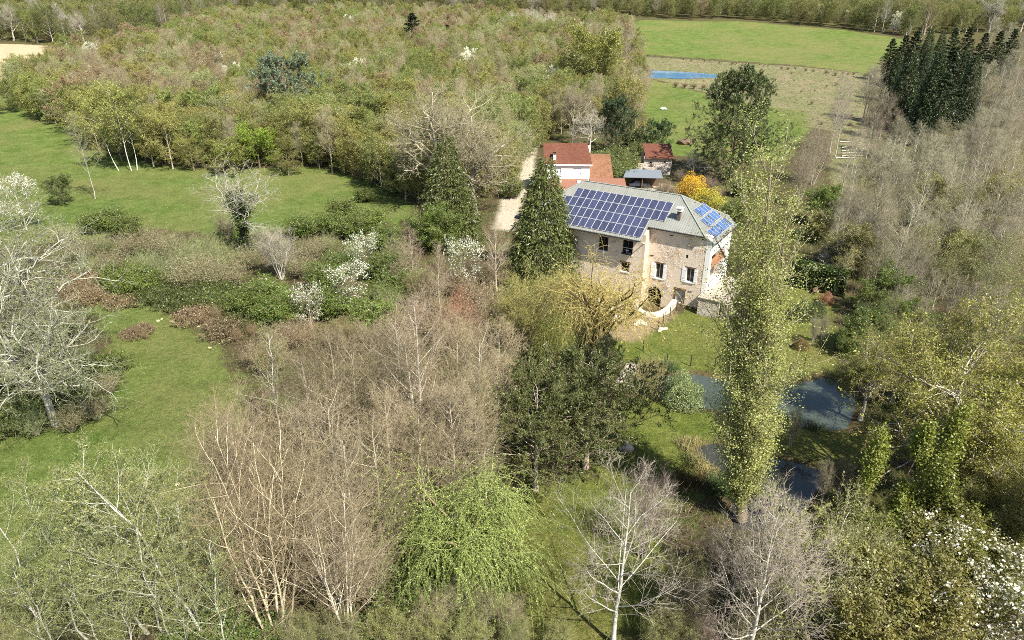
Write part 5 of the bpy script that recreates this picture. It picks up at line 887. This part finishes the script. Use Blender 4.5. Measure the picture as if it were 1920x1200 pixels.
# ------------------------------------------------------------------ clipped hedge
def hedge(name, label, p0, p1, w, h, col):
    a, b_ = np.array(hit(*p0)), np.array(hit(*p1)); L = np.linalg.norm(b_-a); d = (b_-a)/L; r = np.random.default_rng(5); mb = MB(); n = 9000
    u_ = r.random(n)*L; q = r.random(n)*(2*h+w); off = np.where(q < h, 0, np.where(q < h+w, q-h, w)); z = np.where(q < h, q, np.where(q < h+w, h, q-h-w)); k = r.normal(0, .09, n)
    wob = .12*np.sin(u_*1.3)+.08*np.sin(u_*3.1); P = np.stack([a[0]+d[0]*u_-d[1]*(off-w/2+k), a[1]+d[1]*u_+d[0]*(off-w/2+k), z+wob*(z > h*.8)+k+float(base_h(*a))], 1)
    leaves(mb, r, np.stack([P, P+.01], 1), 1, .26, 0, 0, .04, .7, .8); o = link(name, None); tag(o, label, 'hedge'); f = link('foliage', mb.mesh('foliage', [M_LEAF]), o); f.color = (*col, 1)
    m2 = MB(); V = np.array([(a[0]+d[0]*t-d[1]*s, a[1]+d[1]*t+d[0]*s, zz) for zz in (-.2, h-.15) for s in (-w/2+.15, w/2-.15) for t in (.1, L-.1)]); m2.quads(V, np.array([(0, 2, 3, 1), (4, 5, 7, 6), (0, 1, 5, 4), (2, 6, 7, 3), (0, 4, 6, 2), (1, 3, 7, 5)])); link('branch_core', m2.mesh('branch_core', [M_TWIG], False), o)
hedge('clipped_hedge', 'long clipped dark green hedge on the lawn right of the poplar', (1480, 528), (1585, 548), 2.6, 3.0, (.06, .09, .022))
# ------------------------------------------------------------------ the budding forest
FP = poly([(12, 212), (60, 222), (130, 246), (200, 288), (280, 312), (330, 318), (380, 322), (600, 314), (690, 345), (760, 375), (800, 385), (930, 372), (965, 335), (985, 288), (1060, 262), (1120, 250), (1195, 245), (1202, 160), (1185, 100), (1180, 60), (1000, 50), (760, 42), (420, 45), (300, 90), (130, 118), (30, 165)])
def scatter(V, step, seed, jitter=.35):
    r = np.random.default_rng(seed); lo, hi = V.min(0), V.max(0); xs, ys = np.meshgrid(np.arange(lo[0], hi[0], step), np.arange(lo[1], hi[1], step*.87))
    xs = xs+(np.arange(xs.shape[0]) % 2)[:, None]*step/2; P = np.stack([xs.ravel(), ys.ravel()], 1)+r.uniform(-jitter, jitter, (xs.size, 2))*step
    return P[sdist(P, V) > -1.5]
taken = np.array([hit_tree(t[4], t[5], t[6])[:2] for t in T])
FT = scatter(FP, 5.8, 3); FT = FT[np.min(np.linalg.norm(FT[:, None]-taken[None], axis=2), 1) > 3.4]; FT = FT[np.argsort(FT[:, 1]+.15*np.abs(FT[:, 0]))]
from mathutils import noise as mn
FK = {'olive': ('olive budding tree in the forest beyond the meadow', OLIVE, ['horn0', 'horn1', 'horn2', 'horn3'], 'hornbeam'), 'fresh': ('fresh green leafing tree in the forest beyond the meadow', FRESH, ['horn0', 'horn2', 'horn3', 'green0'], 'hornbeam'),
      'red': ('reddish brown budding tree in the forest beyond the meadow', REDB, ['hornthin', 'horn1'], 'beech'), 'bare': ('grey tan bare tree in the forest beyond the meadow', (.32, .285, .175), ['alderd', 'alderf', 'alder2'], 'bare tree'), 'pale': ('pale grey green tree in the forest beyond the meadow', (.28, .305, .135), ['hornthin', 'horn2'], 'tree')}
def fkind(x, y):
    if x < -8 and y < 190 and sdist(np.array([[x, y]]), FP)[0] < 7: return random.choices(['olive', 'fresh', 'bare'], (6, 3, 1))[0]
    a = mn.noise(Vector((x*.017, y*.017, .3))); c_ = mn.noise(Vector((x*.05, y*.05, 4.))); q = random.random(); far = min(1, max(0, (y-165)/110))
    if c_ > .28: return 'fresh' if q < .75 else 'olive'
    if a > .05 and far > .35: return 'red' if q < .36 else ('bare' if q < .68 else ('pale' if q < .82 else 'olive'))
    if q < .07+.2*far: return 'bare'
    if q < .22+.2*far: return 'pale'
    if q < .62: return 'olive'
    return 'fresh' if q < .95-.1*far else 'red'
NEAR = 290
FN = [(x, y, fkind(x, y)) for x, y in FT[:NEAR]]; fd = sdist(FT[:NEAR], FP)
FRONT = {k: sorted([i for i in range(len(FN)) if FN[i][2] == k and fd[i] < 4.5 and FN[i][1] < 185], key=lambda i: FN[i][0]/FN[i][1]) for k in FK}
for i, (x, y, k) in enumerate(FN):
    lb, c_, keys, ct = FK[k]
    if i in FRONT[k]: lb = lb.replace('in the forest beyond the meadow', 'on the forest front edge')+', '+nth(FRONT[k].index(i), len(FRONT[k]))
    plant(random.choice(keys), 'forest_tree', lb, ct, x, y, random.uniform(8.5, 12.5)*(1.2 if fd[i] < 7 else 1), jit(c_, .11), jit((.3, .26, .19)), wide=random.uniform(.9, 1.2), group='forest beyond the meadow, '+k+' trees')
row('cherry', 'forest_cherry', 'white blossoming cherry scattered through the far forest', 'cherry tree', 'white cherries in the forest', [(670, 108, 11), (655, 118, 10), (874, 88, 13), (876, 108, 10), (1035, 122, 11), (1030, 140, 9), (440, 116, 10), (425, 122, 9), (165, 78, 11), (170, 122, 8), (652, 26, 11), (408, 92, 10), (705, 104, 8), (1008, 112, 7), (380, 108, 8), (290, 110, 8), (810, 52, 9), (520, 38, 9)], (.13, .16, .05), (.25, .2, .15), .85)
row(['green0', 'horn0', 'horn3'], 'edge_hornbeam', 'dense olive green rounded tree on the forest front edge', 'hornbeam', 'rounded trees on the forest front edge', [(42, 132, 11), (75, 140, 12), (108, 150, 12), (140, 165, 12), (172, 180, 11), (292, 215, 11), (325, 205, 12), (365, 212, 12), (400, 218, 11), (432, 205, 12), (465, 195, 12), (525, 205, 12), (565, 200, 12), (605, 190, 13), (640, 200, 13), (675, 215, 12), (712, 235, 12), (745, 260, 11), (455, 245, 9), (530, 250, 9), (420, 255, 8), (350, 250, 8), (590, 245, 9), (650, 255, 9), (690, 275, 8)], (.19, .20, .05), (.25, .21, .15), 1.15, kj=.2)
# far trees beyond the nearest three hundred, one mass on each side
def mass(name, pts, keys, col, hs):
    """far trees of one kind and colour, too many to count, as instances on points"""
    srcs = bpy.data.collections.new(name+'_kinds')
    for j, key in enumerate(keys):
        tm, cm, H0 = lib(key); o = bpy.data.objects.new('%s_%02d_kind' % (name, j), cm); o.scale = (1/H0,)*3; srcs.objects.link(o)
    me = bpy.data.meshes.new(name); n = len(pts); z = base_h(pts[:, 0], pts[:, 1])-.1; me.vertices.add(n); me.vertices.foreach_set('co', np.c_[pts, z].astype(np.float32).ravel())
    r = np.random.default_rng(9+n)
    for nm, ty, v_ in (('kind_index', 'INT', r.integers(0, len(keys), n).astype(np.int32)), ('size', 'FLOAT', np.asarray(hs, np.float32)), ('turn', 'FLOAT', r.uniform(0, 6.28, n).astype(np.float32))):
        a = me.attributes.new(nm, ty, 'POINT'); a.data.foreach_set('value', v_)
    me.update(); o = link(name, me); o.color = (*col, 1)
    g = bpy.data.node_groups.new(name, 'GeometryNodeTree'); g.interface.new_socket('Geometry', in_out='INPUT', socket_type='NodeSocketGeometry'); g.interface.new_socket('Geometry', in_out='OUTPUT', socket_type='NodeSocketGeometry')
    N, L = g.nodes, g.links; gi, go = N.new('NodeGroupInput'), N.new('NodeGroupOutput'); ip = N.new('GeometryNodeInstanceOnPoints'); ci = N.new('GeometryNodeCollectionInfo')
    ci.inputs['Collection'].default_value = srcs; ci.inputs['Separate Children'].default_value = True; ci.inputs['Reset Children'].default_value = False; ip.inputs['Pick Instance'].default_value = True
    def na(nm, ty): x = N.new('GeometryNodeInputNamedAttribute'); x.data_type = ty; x.inputs[0].default_value = nm; return next(s for s in x.outputs if s.enabled and s.name == 'Attribute')
    cx = N.new('ShaderNodeCombineXYZ'); L.new(na('turn', 'FLOAT'), cx.inputs[2]); er = N.new('FunctionNodeEulerToRotation'); L.new(cx.outputs[0], er.inputs[0])
    L.new(gi.outputs[0], ip.inputs['Points']); L.new(ci.outputs[0], ip.inputs['Instance']); L.new(na('kind_index', 'INT'), ip.inputs['Instance Index']); L.new(er.outputs[0], ip.inputs['Rotation']); L.new(na('size', 'FLOAT'), ip.inputs['Scale']); L.new(ip.outputs[0], go.inputs[0])
    m = o.modifiers.new('trees', 'NODES'); m.node_group = g; return tag(o, None, None, None, 'stuff')
fr_ = FT[NEAR:]; r9 = np.random.default_rng(99); fk_ = [fkind(x, y) for x, y in fr_]
for k in FK:
    sel = np.array([q == k for q in fk_])
    if sel.any(): mass('forest', fr_[sel], FK[k][2][:2], FK[k][1], r9.uniform(7.5, 13, sel.sum()))
# far woods along the top of the picture, first rows as single trees
far_poly = [poly([(-500, 83), (0, 79), (60, 80), (130, 84), (250, 75), (330, 58), (430, 40), (430, 12), (-500, 12)]), poly([(420, 22), (1185, 30), (1190, 8), (420, 8)]), poly([(1190, 34), (1400, 36), (1600, 54), (1700, 68), (1760, 64), (1960, 60), (2400, 60), (2400, 8), (1190, 8)])]
FW = np.concatenate([scatter(v_, 8.5, 20+i) for i, v_ in enumerate(far_poly)]); FW = FW[np.abs(FW[:, 0]) < FW[:, 1]*.95]
edge_d = np.max([sdist(FW, v_) for v_ in far_poly], 0); order = np.argsort(FW[:, 1]); FW, edge_d = FW[order], edge_d[order]
fe = edge_d < 9; near_w, rest_w = FW[fe & (FW[:, 1] < 430)][:110], None
keyset = {tuple(p) for p in near_w}; rest_w = np.array([p for p in FW if tuple(p) not in keyset])
WK = [('green', 'dark green leafing tree at the edge of the far wood', (.15, .18, .045), ['horn0', 'horn2'], 'tree'), ('olive', 'olive tree at the edge of the far wood', (.2, .205, .07), ['horn1', 'horn3'], 'tree'), ('grey', 'grey bare tree at the edge of the far wood', (.3, .28, .22), ['alder0', 'oakbare'], 'bare tree'), ('tan', 'tan budding tree at the edge of the far wood', (.24, .19, .1), ['hornthin'], 'tree')]
NW = sorted([(x/y, x, y, random.choices(range(4), (5, 4, 3, 1))[0]) for x, y in near_w])
for i, (_, x, y, q_) in enumerate(NW):
    w_ = WK[q_]; same = [j for j in range(len(NW)) if NW[j][3] == q_]
    plant(random.choice(w_[3]), 'edge_tree', w_[1]+', '+nth(same.index(i), len(same)), w_[4], x, y, random.uniform(12, 19), jit(w_[2], .28), jit((.4, .37, .3)), wide=random.uniform(.85, 1.1), group='far wood edge, '+w_[0]+' trees')
wk_ = r9.choice(4, len(rest_w), p=[.34, .38, .2, .08])
for i, w_ in enumerate(WK):
    mass('woodland', rest_w[wk_ == i], w_[3], w_[2], r9.uniform(11, 17, (wk_ == i).sum()))
row('cherry', 'edge_cherry', 'white blossoming tree of the far wood above the green field', 'cherry tree', 'white trees above the green field', [(1540, 6, 10), (1595, 14, 10), (1658, 8, 12), (1684, 20, 11), (1760, 16, 11), (1350, 6, 8)], (.2, .22, .12), (.35, .3, .25), .8)
row(['oakbare', 'multi0'], 'silver_tree', 'silvery pale bare tree above the far end of the forest', 'bare tree', 'silver trees at the back of the forest', [(960, 20, 14), (1000, 14, 14), (1030, 22, 14), (1060, 30, 13), (940, 30, 12), (1090, 40, 12)], (.42, .41, .34), (.45, .43, .37), 1.1)
row(['alder0', 'alder2'], 'tan_far_tree', 'tan bare tree between the forest and the far green field', 'bare tree', 'tan trees by the far field', [(1120, 40, 14), (1145, 45, 14), (1165, 40, 15), (1180, 48, 14), (1190, 60, 14), (1175, 75, 13), (1150, 60, 13), (1185, 100, 11), (1195, 120, 10), (1140, 140, 10), (1185, 165, 10)], (.31, .265, .19), (.4, .36, .3))
# ------------------------------------------------------------------ hedge line, reeds, rocks, fences, felled wood
row('shrubgrey', 'field_hedge_bush', 'small bush of the thin hedge under the green field', 'bush', 'hedge line of the far field', [(1200+i*10.5+random.uniform(-9, 9), 98.5+i*.95+random.uniform(-1, 1), random.uniform(.5, 1.7)) for i in range(44)], (.15, .14, .06), (.16, .13, .09), 1.)
row('shrubbare', 'pond_bush', 'dark brown brush heap in front of the far blue pond', 'bush', 'brush by the far pond', [(1268, 152, 1.8), (1285, 153, 1.8), (1302, 154, 1.8), (1320, 156, 1.8), (1335, 160, 1.6), (1345, 150, 1.5)], (.14, .1, .06), (.14, .1, .06), 1.5)
def rocks(name, label, group, pts, mat, cat='rock'):
    for i, (px, py, s_) in enumerate(pts):
        r = np.random.default_rng(int(px*7+py)); x, y = hit(px, py); m_ = bpy.data.meshes.new(name); import bmesh
        bm = bmesh.new(); bmesh.ops.create_icosphere(bm, subdivisions=2, radius=s_)
        for v_ in bm.verts: v_.co = Vector((v_.co.x*1.2, v_.co.y, v_.co.z*.55))*(1+.28*mn.noise(v_.co*1.7/s_+Vector((px, py, 0))))
        bm.to_mesh(m_); bm.free(); m_.materials.append(mat); o = link(name, m_, None, (x, y, gz(x, y)+s_*.15), r.uniform(0, 6)); k_ = sorted(range(len(pts)), key=lambda j: pts[j][0]).index(i); tag(o, label+(', '+nth(k_, len(pts)) if len(pts) > 1 else ''), cat, group)
M_ROCK = simple('pale_limestone', (.46, .40, .33), .95, .2, 4, bump=.5); M_ROCK2 = simple('mossy_stone', (.3, .27, .18), .95, .3, 4, bump=.5)
rocks('pale_rock', 'pale stone lying around the sunken court', 'pale stones by the court', [(1154, 596, .7), (1162, 600, .5), (1150, 601, .4), (1198, 604, .6), (1206, 606, .45), (1192, 607, .35), (1240, 615, .35), (1248, 614, .3), (1128, 590, .45), (1237, 618, .25)], M_ROCK)
rocks('spoil_heap', 'pale rubble heap left of the round willow bush', 'rubble by the stream', [(1180, 700, 1.0), (1172, 712, .9), (1184, 688, .8), (1190, 706, .7), (1176, 722, .8)], M_ROCK, 'rubble')
rocks('yard_rubble', 'pale broken stone heaped beside the car shelter', 'rubble by the car shelter', [(1150, 338, .6), (1158, 343, .5), (1146, 345, .45), (1164, 348, .4), (1155, 349, .4)], M_ROCK, 'rubble')
rocks('white_stone', 'white stone on the lawn edge beside the black pine', None, [(1174, 836, .7)], M_ROCK)
rocks('white_heap', 'white heap on the far meadow beside the tractor ruts', None, [(1244, 203, .9)], simple('white_tarp', (.6, .62, .64), .6, .1))
rocks('brush_heap', 'dark heap of sticks behind the stone shed', None, [(1284, 268, 1.8)], M_WOOD, 'heap')
rocks('clearing_stone', 'yellowish clump bordering the green clearing', 'yellow clumps at the clearing', [(296, 600, .22), (303, 597, .17), (322, 602, .25), (337, 598, .18), (352, 603, .2), (372, 610, .16), (391, 613, .2), (393, 650, .22), (418, 637, .2), (430, 636, .18), (333, 908, .2), (342, 926, .16), (352, 934, .15), (230, 980, .17), (180, 998, .2), (223, 1053, .17), (227, 1065, .16), (213, 998, .17), (197, 1030, .17)], simple('yellow_moss', (.40, .38, .19), .95, .2, 5, bump=.4), 'moss clump')
def fence(name, label, pts, h_, gaps=()):
    P = [hit(*p) for p in pts]; e = tag(link(name, None, None, (*P[0], gz(*P[0]))), label, 'fence'); x0, y0, z0 = e.location
    for x, y in P: boxes('post', [(-.045, .045, -.045, .045, -.2, h_)], M_IRON, e, loc=(x-x0, y-y0, gz(x, y)-z0))
    for k_ in (.35, .7, .97):
        for (x, y), (x2, y2) in zip(P, P[1:]):
            mb = MB(); bar(mb, (x-x0, y-y0, gz(x, y)-z0+h_*k_), (x2-x0, y2-y0, gz(x2, y2)-z0+h_*k_), .008); link('wire', mb.mesh('wire', [M_IRON]), e)
fence('wire_fence', 'dark post and wire fence from the mill door along the court', [(1277, 570), (1268, 581), (1256, 593), (1243, 606), (1234, 617)], 1.5)
fence('wire_fence', 'dark post and wire fence across the lawn above the stream', [(1206, 655), (1250, 682), (1295, 684), (1340, 690), (1395, 700), (1480, 700), (1508, 685)], 1.45)
bx_ = hit(1531, 547); bn = tag(link('garden_bench', None, None, (*bx_, gz(*bx_)), .6), 'small wooden bench on the lawn before the hedge', 'bench')
boxes('seat', [(-.7, .7, -.2, .2, .42, .47)], M_WOOD, bn); boxes('backrest', [(-.7, .7, .16, .2, .55, .9)], M_WOOD, bn)
for x in (-.6, .6):
    for y in (-.15, .15): boxes('leg', [(x-.04, x+.04, y-.04, y+.04, 0, .42)], M_WOOD, bn)
# reeds and tufts round the water
def tufts(name, pts, n, hgt_, spread, col):
    mb = MB(); r = np.random.default_rng(len(pts))
    for px, py in pts:
        x, y = hit(px, py); c = np.c_[x+r.normal(0, spread, n), y+r.normal(0, spread, n), np.zeros(n)]; c[:, 2] = gz(x, y)+.1; d = np.c_[r.normal(0, .28, n), r.normal(0, .28, n), np.ones(n)]*(hgt_*r.uniform(.5, 1.2, n))[:, None]
        P = np.stack([c, c+d*.55, c+d+np.c_[r.normal(0, .15, n), r.normal(0, .15, n), -.12*np.ones(n)]*hgt_], 1); tubes(mb, P, np.full((n, 3), .018)*np.array([1, .8, .25]), 3, 0, r.random(n))
    o = link(name, mb.mesh(name, [M_LEAF])); o.color = (*col, 1); return tag(o, None, None, None, 'stuff')
tufts('reeds', [(1196, 718), (1206, 712), (1214, 722), (1222, 704), (1230, 698), (1203, 730), (1218, 735), (1232, 690), (1212, 695)], 170, 1.5, .7, (.36, .33, .16))
tufts('iris_leaves', [(1252, 690), (1257, 692), (1350, 905), (1362, 915), (1345, 920), (1372, 925), (1335, 912)], 120, 1.1, .5, (.1, .17, .07))
tufts('bank_grass', [(1280, 828), (1288, 836), (1296, 848), (1300, 860), (1308, 866), (1318, 872), (1330, 880), (1296, 826), (1306, 824), (1322, 878), (1340, 886), (1345, 893)], 90, .7, .4, (.36, .32, .15))
tufts('dark_tufts', [(1286, 830), (1292, 858), (1300, 868), (1476, 786), (1455, 778), (1520, 800), (1540, 806), (1494, 872), (1508, 880), (1560, 700), (1500, 705), (1475, 712)], 120, .7, .4, (.1, .13, .04))
tufts('dead_bracken', [(1285, 905), (1295, 900), (1275, 898), (1305, 905)], 150, .6, .8, (.24, .15, .08))
# felled branches and logs on the cleared ground
mb = MB(); r = np.random.default_rng(77); zone = np.concatenate([scatter(v_, 1.7, 31) for v_ in Z['rough'][:1]]); zone = zone[r.random(len(zone)) < .75]
gl = []
for x, y in zone: gl.append((x, y, gz(x, y)))
gl = np.array(gl); n = len(gl); a_ = r.uniform(0, 6.28, n); L_ = r.uniform(.3, 1.6, n)*.5; dv = np.c_[np.cos(a_), np.sin(a_), r.normal(0, .12, n)]*L_[:, None]
tubes(mb, np.stack([gl-dv+(0, 0, .15), gl+(0, 0, .2), gl+dv+(0, 0, .15)], 1), np.repeat(r.uniform(.02, .08, n)[:, None], 3, 1), 4, 0, r.random(n))
o = link('felled_branches', mb.mesh('felled_branches', [M_BARK])); o.color = (.27, .23, .16, 1); tag(o, None, None, None, 'stuff')
for i, (px, py, L_, a_) in enumerate([(1595, 275, 7, .5), (1605, 282, 8, .2), (1610, 288, 8, -.1), (1600, 292, 6, .1), (1618, 280, 5, .9), (1586, 296, 5, .0), (1594, 268, 5, -.3)]):
    x, y = hit(px, py); mb = MB(); tubes(mb, np.array([[(-L_/2, 0, .2), (-L_/4, .1, .3), (L_/4, -.1, .35), (L_/2, .1, .3)]]), np.array([[.17, .15, .12, .08]]), 6); o = link('fallen_log', mb.mesh('fallen_log', [M_BARK]), None, (x, y, gz(x, y)), a_); o.color = (.5, .46, .38, 1)
    tag(o, 'pale fallen trunk lying in the gap, '+nth(sorted([1595, 1605, 1610, 1600, 1618, 1586, 1594]).index(px), 7), 'log', 'fallen trunks in the gap')
# low plants that cover the floor of the woods, and blades in the grass
def cover(name, n, box_, pick, hgt_, wid, col, seed, mat=None, leafy=0):
    r = np.random.default_rng(seed); P = np.c_[r.uniform(box_[0], box_[1], n), box_[2]+(box_[3]-box_[2])*r.random(n)**1.25]
    P = P[pick(P)]; n = len(P); z = carve(P, base_h(P[:, 0], P[:, 1])+.18*np.sin(P[:, 0]*.11+1)*np.sin(P[:, 1]*.09)+.08*np.sin(P[:, 0]*.43)*np.cos(P[:, 1]*.37+2)-.2)
    c = np.c_[P, z-.03]; d = np.c_[r.normal(0, .45, n), r.normal(0, .45, n), np.ones(n)]; d = nrm(d)*(hgt_*r.uniform(.4, 1.3, n))[:, None]; mb = MB(); cones(mb, np.stack([c, c+d], 1), np.full((n, 2), wid), 0, r.random(n))
    if leafy: leaves(mb, r, np.stack([c, c+d], 1), leafy, .17, 0, .2, .2, .7, .9)
    o = link(name, mb.mesh(name, [mat or M_LEAF])); o.color = (*col, 1); return tag(o, None, None, None, 'stuff')
inside = lambda P, keys: np.max([sdist(P, v_) for k in keys for v_ in Z[k]], 0)
wet = lambda P: np.max([sdist(P, v_) for v_ in STREAM+[POND, PIT]], 0)
cover('meadow_tufts', 24000, (-75, 50, 30, 150), lambda P: (inside(P, ['meadow', 'lawn']) > -1.5) & (wet(P) < -.3) & (np.sin(P[:, 0]*.9+2*np.sin(P[:, 1]*.6))+np.sin(P[:, 1]*1.1+1.7*np.sin(P[:, 0]*.5)) > .35), .42, .035, (.135, .19, .042), 56)
cover('pale_straw', 7000, (-75, 50, 30, 150), lambda P: (inside(P, ['meadow', 'lawn']) > -1.5) & (wet(P) < -.3) & (np.sin(P[:, 0]*.5+3)+np.sin(P[:, 1]*.7+1.7*np.sin(P[:, 0]*.4)) > .5), .3, .03, (.34, .29, .14), 57)
cover('meadow_grass', 150000, (-75, 60, 30, 150), lambda P: (inside(P, ['meadow']) > -1) & (wet(P) < -.3), .26, .022, (.15, .235, .045), 51)
cover('lawn_grass', 70000, (0, 50, 30, 105), lambda P: (inside(P, ['lawn']) > -.5) & (wet(P) < -.3), .15, .02, (.175, .225, .045), 52)
cover('undergrowth', 60000, (-90, 100, 26, 170), lambda P: (inside(P, ['meadow', 'lawn', 'tan', 'rough', 'track', 'soil']) < .5) & (wet(P) < -.5) & (((P-np.array([21, 92.]))**2).sum(1) > 200), .6, .018, (.105, .12, .035), 53, None, 1)
cover('dead_stems', 45000, (-90, 100, 26, 170), lambda P: (inside(P, ['meadow', 'lawn', 'tan', 'rough', 'track', 'soil']) < .5) & (wet(P) < -.5) & (((P-np.array([21, 92.]))**2).sum(1) > 200), .9, .016, (.3, .23, .14), 54, M_BARK)
